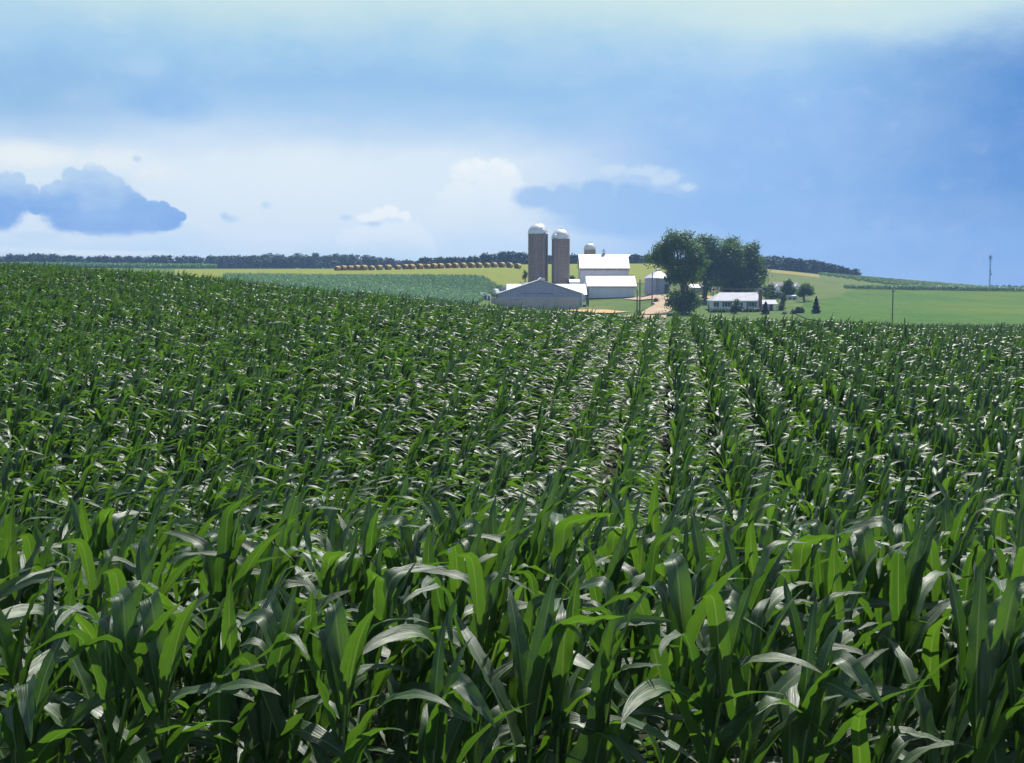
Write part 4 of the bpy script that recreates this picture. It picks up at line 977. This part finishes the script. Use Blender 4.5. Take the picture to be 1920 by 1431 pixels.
STR = .10; EXPO = .54
def build_world():
    w = bpy.data.worlds.new('World'); scene.world = w; w.use_nodes = True; w.node_tree.nodes.clear(); t = NT(w.node_tree)
    out = t.new('ShaderNodeOutputWorld'); bg = t.new('ShaderNodeBackground'); bg.inputs[1].default_value = STR; t.l.new(bg.outputs[0], out.inputs[0])
    sky = t.new('ShaderNodeTexSky', sky_type='NISHITA'); sky.sun_disc = False; sky.sun_elevation = R(SUN_EL); sky.sun_rotation = R(SUN_AZ); sky.air_density = 1.0; sky.dust_density = 1.0
    tc = t.new('ShaderNodeTexCoord'); sp = t.new('ShaderNodeSeparateXYZ'); t.l.new(tc.outputs['Generated'], sp.inputs[0])
    # azimuth and elevation on the celestial sphere, in thousandths (2250 to the radian)
    A = t.m('MULTIPLY', t.m('ARCTAN2', sp.outputs[0], sp.outputs[1]), F); E = t.m('MULTIPLY', t.m('ARCSINE', sp.outputs[2]), F)
    cv = t.new('ShaderNodeCombineXYZ'); t.l.new(t.m('MULTIPLY', A, .001), cv.inputs[0]); t.l.new(t.m('MULTIPLY', E, .001), cv.inputs[1]); V = cv.outputs[0]
    c = lambda r, g, b: tuple(k/STR/2**EXPO for k in lin(r, g, b))
    def azel(px, py):
        q = P(px, py, 1000.0) - Vector((0, 0, EYE)); q.normalize(); return math.atan2(q.x, q.y)*F, math.asin(q.z)*F
    n1 = t.m('SUBTRACT', t.noise(t.mapping(V, (2.2, 5, 1)), 1.0, 5, .55), .5)
    n2 = t.m('SUBTRACT', t.noise(t.mapping(V, (6, 10, 1), (3, 7, 0)), 1.0, 6, .6), .5)
    n3 = t.m('SUBTRACT', t.noise(t.mapping(V, (20, 26, 1), (1, 2, 0)), 1.0, 5, .6), .5)
    n4 = t.m('SUBTRACT', t.noise(t.mapping(V, (55, 62, 1), (5, 1, 0)), 1.0, 4, .65), .5)
    Ew = t.m('ADD', E, t.m('ADD', t.m('MULTIPLY', n1, 110), t.m('MULTIPLY', n2, 60)))
    f = t.m('DIVIDE', Ew, 1600)
    st = lambda lst: [(e/1600, c(*col)) for e, col in lst]
    left = t.ramp(f, st([(0, (192, 216, 240)), (45, (200, 224, 244)), (100, (222, 236, 246)), (220, (220, 235, 246)), (262, (190, 216, 242)), (300, (163, 202, 237)), (350, (146, 191, 234)), (420, (163, 205, 234)), (465, (186, 219, 232)), (520, (206, 230, 231)), (640, (190, 211, 230)), (800, (150, 172, 200)), (1600, (118, 140, 175))]))
    right = t.ramp(f, st([(0, (146, 186, 236)), (60, (138, 182, 235)), (150, (137, 183, 236)), (260, (137, 183, 236)), (350, (148, 193, 237)), (410, (172, 209, 237)), (455, (200, 227, 232)), (520, (216, 236, 229)), (640, (190, 211, 230)), (800, (150, 172, 200)), (1600, (118, 140, 175))]))
    col = t.mix(t.ss(t.m('ADD', A, t.m('MULTIPLY', n1, 300)), -60, 430), left, right)
    # deep blue toward the right edge
    fr = t.m('MULTIPLY', t.ss(t.m('ADD', A, t.m('MULTIPLY', n1, 200)), 420, 1050), t.m('MULTIPLY', t.ss(Ew, 465, 375), t.ss(E, -20, 200, .35, 1.0)))
    col = t.mix(t.m('MULTIPLY', fr, .95), col, c(48, 124, 202))
    # a bluish grey smudge in the upper left
    def blob(px, py, rx, ry, warp=0.0, wn=None):
        a0, e0 = azel(px, py); dx = t.m('DIVIDE', t.m('SUBTRACT', A, a0), rx); dy = t.m('DIVIDE', t.m('SUBTRACT', E, e0), ry)
        d = t.m('SQRT', t.m('ADD', t.m('MULTIPLY', dx, dx), t.m('MULTIPLY', dy, dy)))
        if warp: d = t.m('ADD', d, t.m('MULTIPLY', wn, warp))
        return t.m('SUBTRACT', 1.0, d)
    def union(lst):
        r = lst[0]
        for q in lst[1:]: r = t.m('MAXIMUM', r, q)
        return r
    def over(col, mask, amt, cc): return t.mix(t.m('MULTIPLY', mask, amt), col, c(*cc))
    col = over(col, t.ss(blob(310, 195, 130, 45, 1.2, n2), .0, .9), .6, (128, 180, 234))
    col = over(col, t.ss(blob(60, 180, 260, 110, .9, n2), .0, 1.0), .7, (140, 184, 226))
    col = over(col, t.ss(blob(270, 125, 60, 30, 1.2, n2), .0, .9), .5, (178, 212, 238))
    col = over(col, t.ss(blob(560, 330, 330, 90, .9, n2), .0, .9), .55, (234, 243, 247))
    col = over(col, t.ss(blob(900, 370, 90, 90, .9, n2), .0, .8), .6, (222, 236, 246))
    col = over(col, t.ss(blob(30, 290, 130, 34, .9, n2), .0, .8), .8, (238, 244, 244))
    # tall dark cumulus at the left, its edge a pile of round heads
    wn = t.m('ADD', t.m('MULTIPLY', n4, .55), t.m('ADD', t.m('MULTIPLY', n3, .95), t.m('MULTIPLY', n2, .6)))
    heads = [(14, 352, 34, 30), (34, 338, 14, 16), (-40, 380, 90, 60), (56, 366, 20, 22), (68, 384, 18, 20), (92, 362, 18, 18), (110, 352, 17, 17), (124, 372, 40, 36), (134, 334, 20, 22), (152, 342, 22, 26), (172, 322, 17, 18), (186, 326, 16, 18), (200, 340, 19, 20), (218, 348, 18, 20),
             (234, 364, 19, 20), (170, 385, 100, 60), (252, 376, 15, 18), (264, 386, 16, 20), (286, 396, 22, 22), (306, 392, 15, 16), (322, 402, 18, 14), (338, 406, 12, 10), (215, 420, 100, 28), (290, 418, 50, 18)]
    cu = union([blob(*h, .55, wn) for h in heads]); base = t.ss(t.m('ADD', E, t.m('MULTIPLY', n2, 60)), azel(150, 447)[1], azel(150, 428)[1])
    mk = t.m('MULTIPLY', t.ss(cu, -.04, .26), base)
    shade = t.ramp(t.ss(t.m('ADD', E, t.m('ADD', t.m('MULTIPLY', n3, 70), t.m('MULTIPLY', n2, 110))), azel(150, 440)[1], azel(150, 310)[1]), [(0, c(102, 157, 227)), (.4, c(118, 170, 231)), (1, c(176, 207, 238))])
    col = t.mix(t.m('MULTIPLY', mk, .9), col, shade)
    col = over(col, t.ss(n2, -.18, .22), .10, (236, 243, 247)); col = over(col, t.ss(n3, .02, .3), .10, (236, 243, 247))
    col = over(col, t.ss(blob(70, 444, 55, 12, 1.0, n3), .0, .6), .7, (205, 224, 242))
    col = over(col, t.ss(blob(180, 474, 180, 7, .8, n3), .0, .7), .85, (230, 240, 246)); col = over(col, t.ss(blob(20, 468, 120, 8, .8, n3), .0, .7), .7, (226, 238, 246))
    # bright cauliflower bits
    for lst, amt, cc, soft, *fade in (([(878, 322, 34, 24), (905, 316, 30, 24), (932, 312, 26, 22), (952, 326, 26, 24), (958, 352, 20, 28), (925, 365, 55, 50), (880, 390, 70, 60)], .6, (244, 249, 250), .25, (420, 335)),
                         ([(874, 314, 20, 12), (900, 308, 20, 12), (928, 303, 22, 13), (952, 318, 18, 14)], .6, (248, 251, 250), .5),
                         ([(790, 450, 26, 24), (806, 470, 18, 22), (760, 440, 36, 26), (735, 455, 60, 34), (690, 450, 60, 26)], .6, (240, 247, 250), .3, (500, 430)),
                         ([(690, 408, 26, 10), (712, 402, 18, 12), (735, 397, 20, 13), (757, 404, 15, 11)], .8, (250, 252, 252), .5),
                         ([(205, 300, 90, 26), (60, 296, 100, 26), (300, 320, 60, 26)], .6, (240, 245, 245), .9),
                         ([(1205, 322, 50, 15), (1250, 335, 45, 18), (1285, 350, 28, 14), (1150, 318, 40, 14)], .75, (206, 226, 243), .7)):
        mk = t.ss(union([blob(*h, 1.7, wn) for h in lst]), -.05, soft)
        if fade: mk = t.m('MULTIPLY', mk, t.ss(t.m('ADD', E, t.m('MULTIPLY', n2, 90)), azel(900, fade[0][0])[1], azel(900, fade[0][1])[1]))
        col = over(col, mk, amt, cc)
    # the blue mass under the small bright edge
    mid = union([blob(1010, 372, 60, 26, .8, wn), blob(1060, 378, 70, 40, .8, wn), blob(1120, 360, 46, 26, .8, wn), blob(1185, 362, 48, 24, .8, wn), blob(1240, 378, 50, 22, .8, wn), blob(1285, 386, 40, 16, .8, wn), blob(1170, 390, 150, 32, .8, wn), blob(1380, 390, 140, 40, .8, wn), blob(1180, 408, 190, 48, .8, n2)])
    col = over(col, t.ss(mid, -.02, .5), .7, (138, 184, 235))
    for h in ((257, 298, 11, 8), (432, 411, 22, 9), (420, 404, 10, 8), (498, 384, 17, 11), (650, 408, 17, 8), (700, 420, 19, 7)):
        col = over(col, t.ss(blob(*h, 1.2, wn), .0, .9), .5, (160, 198, 236))
    # over the whole dome: open sky higher up between bright clouds, haze-coloured low down
    cov = t.m('MULTIPLY', t.ss(E, 1900, 700, .45, 1.0), t.ss(t.noise(tc.outputs['Generated'], 2.2, 6, .6), .35, .65, .25, 1.0))
    low = t.ss(E, 600, 900)
    cov = t.m('ADD', t.m('MULTIPLY', t.m('SUBTRACT', 1.0, low), .97), t.m('MULTIPLY', low, cov))
    col = t.mix(cov, sky.outputs[0], col)
    t.l.new(col, bg.inputs[0])
build_world()

# ------------------------------------------------------------------ air
HAZE = 0.00029
if HAZE:
    m, t, out = material('haze'); v = t.new('ShaderNodeVolumePrincipled'); v.inputs['Color'].default_value = (.36, .60, 1, 1); v.inputs['Density'].default_value = HAZE; v.inputs['Anisotropy'].default_value = .2
    t.l.new(v.outputs[0], out.inputs['Volume']); M['haze'] = m
    tag(MB().bx(-1100, 1100, -1100, 1100, -40, 45).build('haze', 'haze'), 'thin blue summer haze over the far fields', 'haze', kind='stuff')

# ------------------------------------------------------------------ camera and render settings
cam = bpy.data.cameras.new('camera'); cam.sensor_width = 36; cam.lens = 36*F/1920; cam.clip_start = .1; cam.clip_end = 8000
co = bpy.data.objects.new('camera', cam); COL.objects.link(co); co.location = (0, 0, EYE); co.rotation_euler = (math.pi/2 - PITCH, 0, 0); scene.camera = co
scene.view_settings.view_transform = 'Standard'; scene.view_settings.look = 'None'; scene.view_settings.exposure = EXPO; scene.view_settings.gamma = 1
cy = scene.cycles
cy.max_bounces = 6; cy.diffuse_bounces = 2; cy.glossy_bounces = 2; cy.transmission_bounces = 2; cy.transparent_max_bounces = 4; cy.volume_bounces = 0
cy.caustics_reflective = False; cy.caustics_refractive = False; cy.use_denoising = True; cy.sample_clamp_indirect = 4
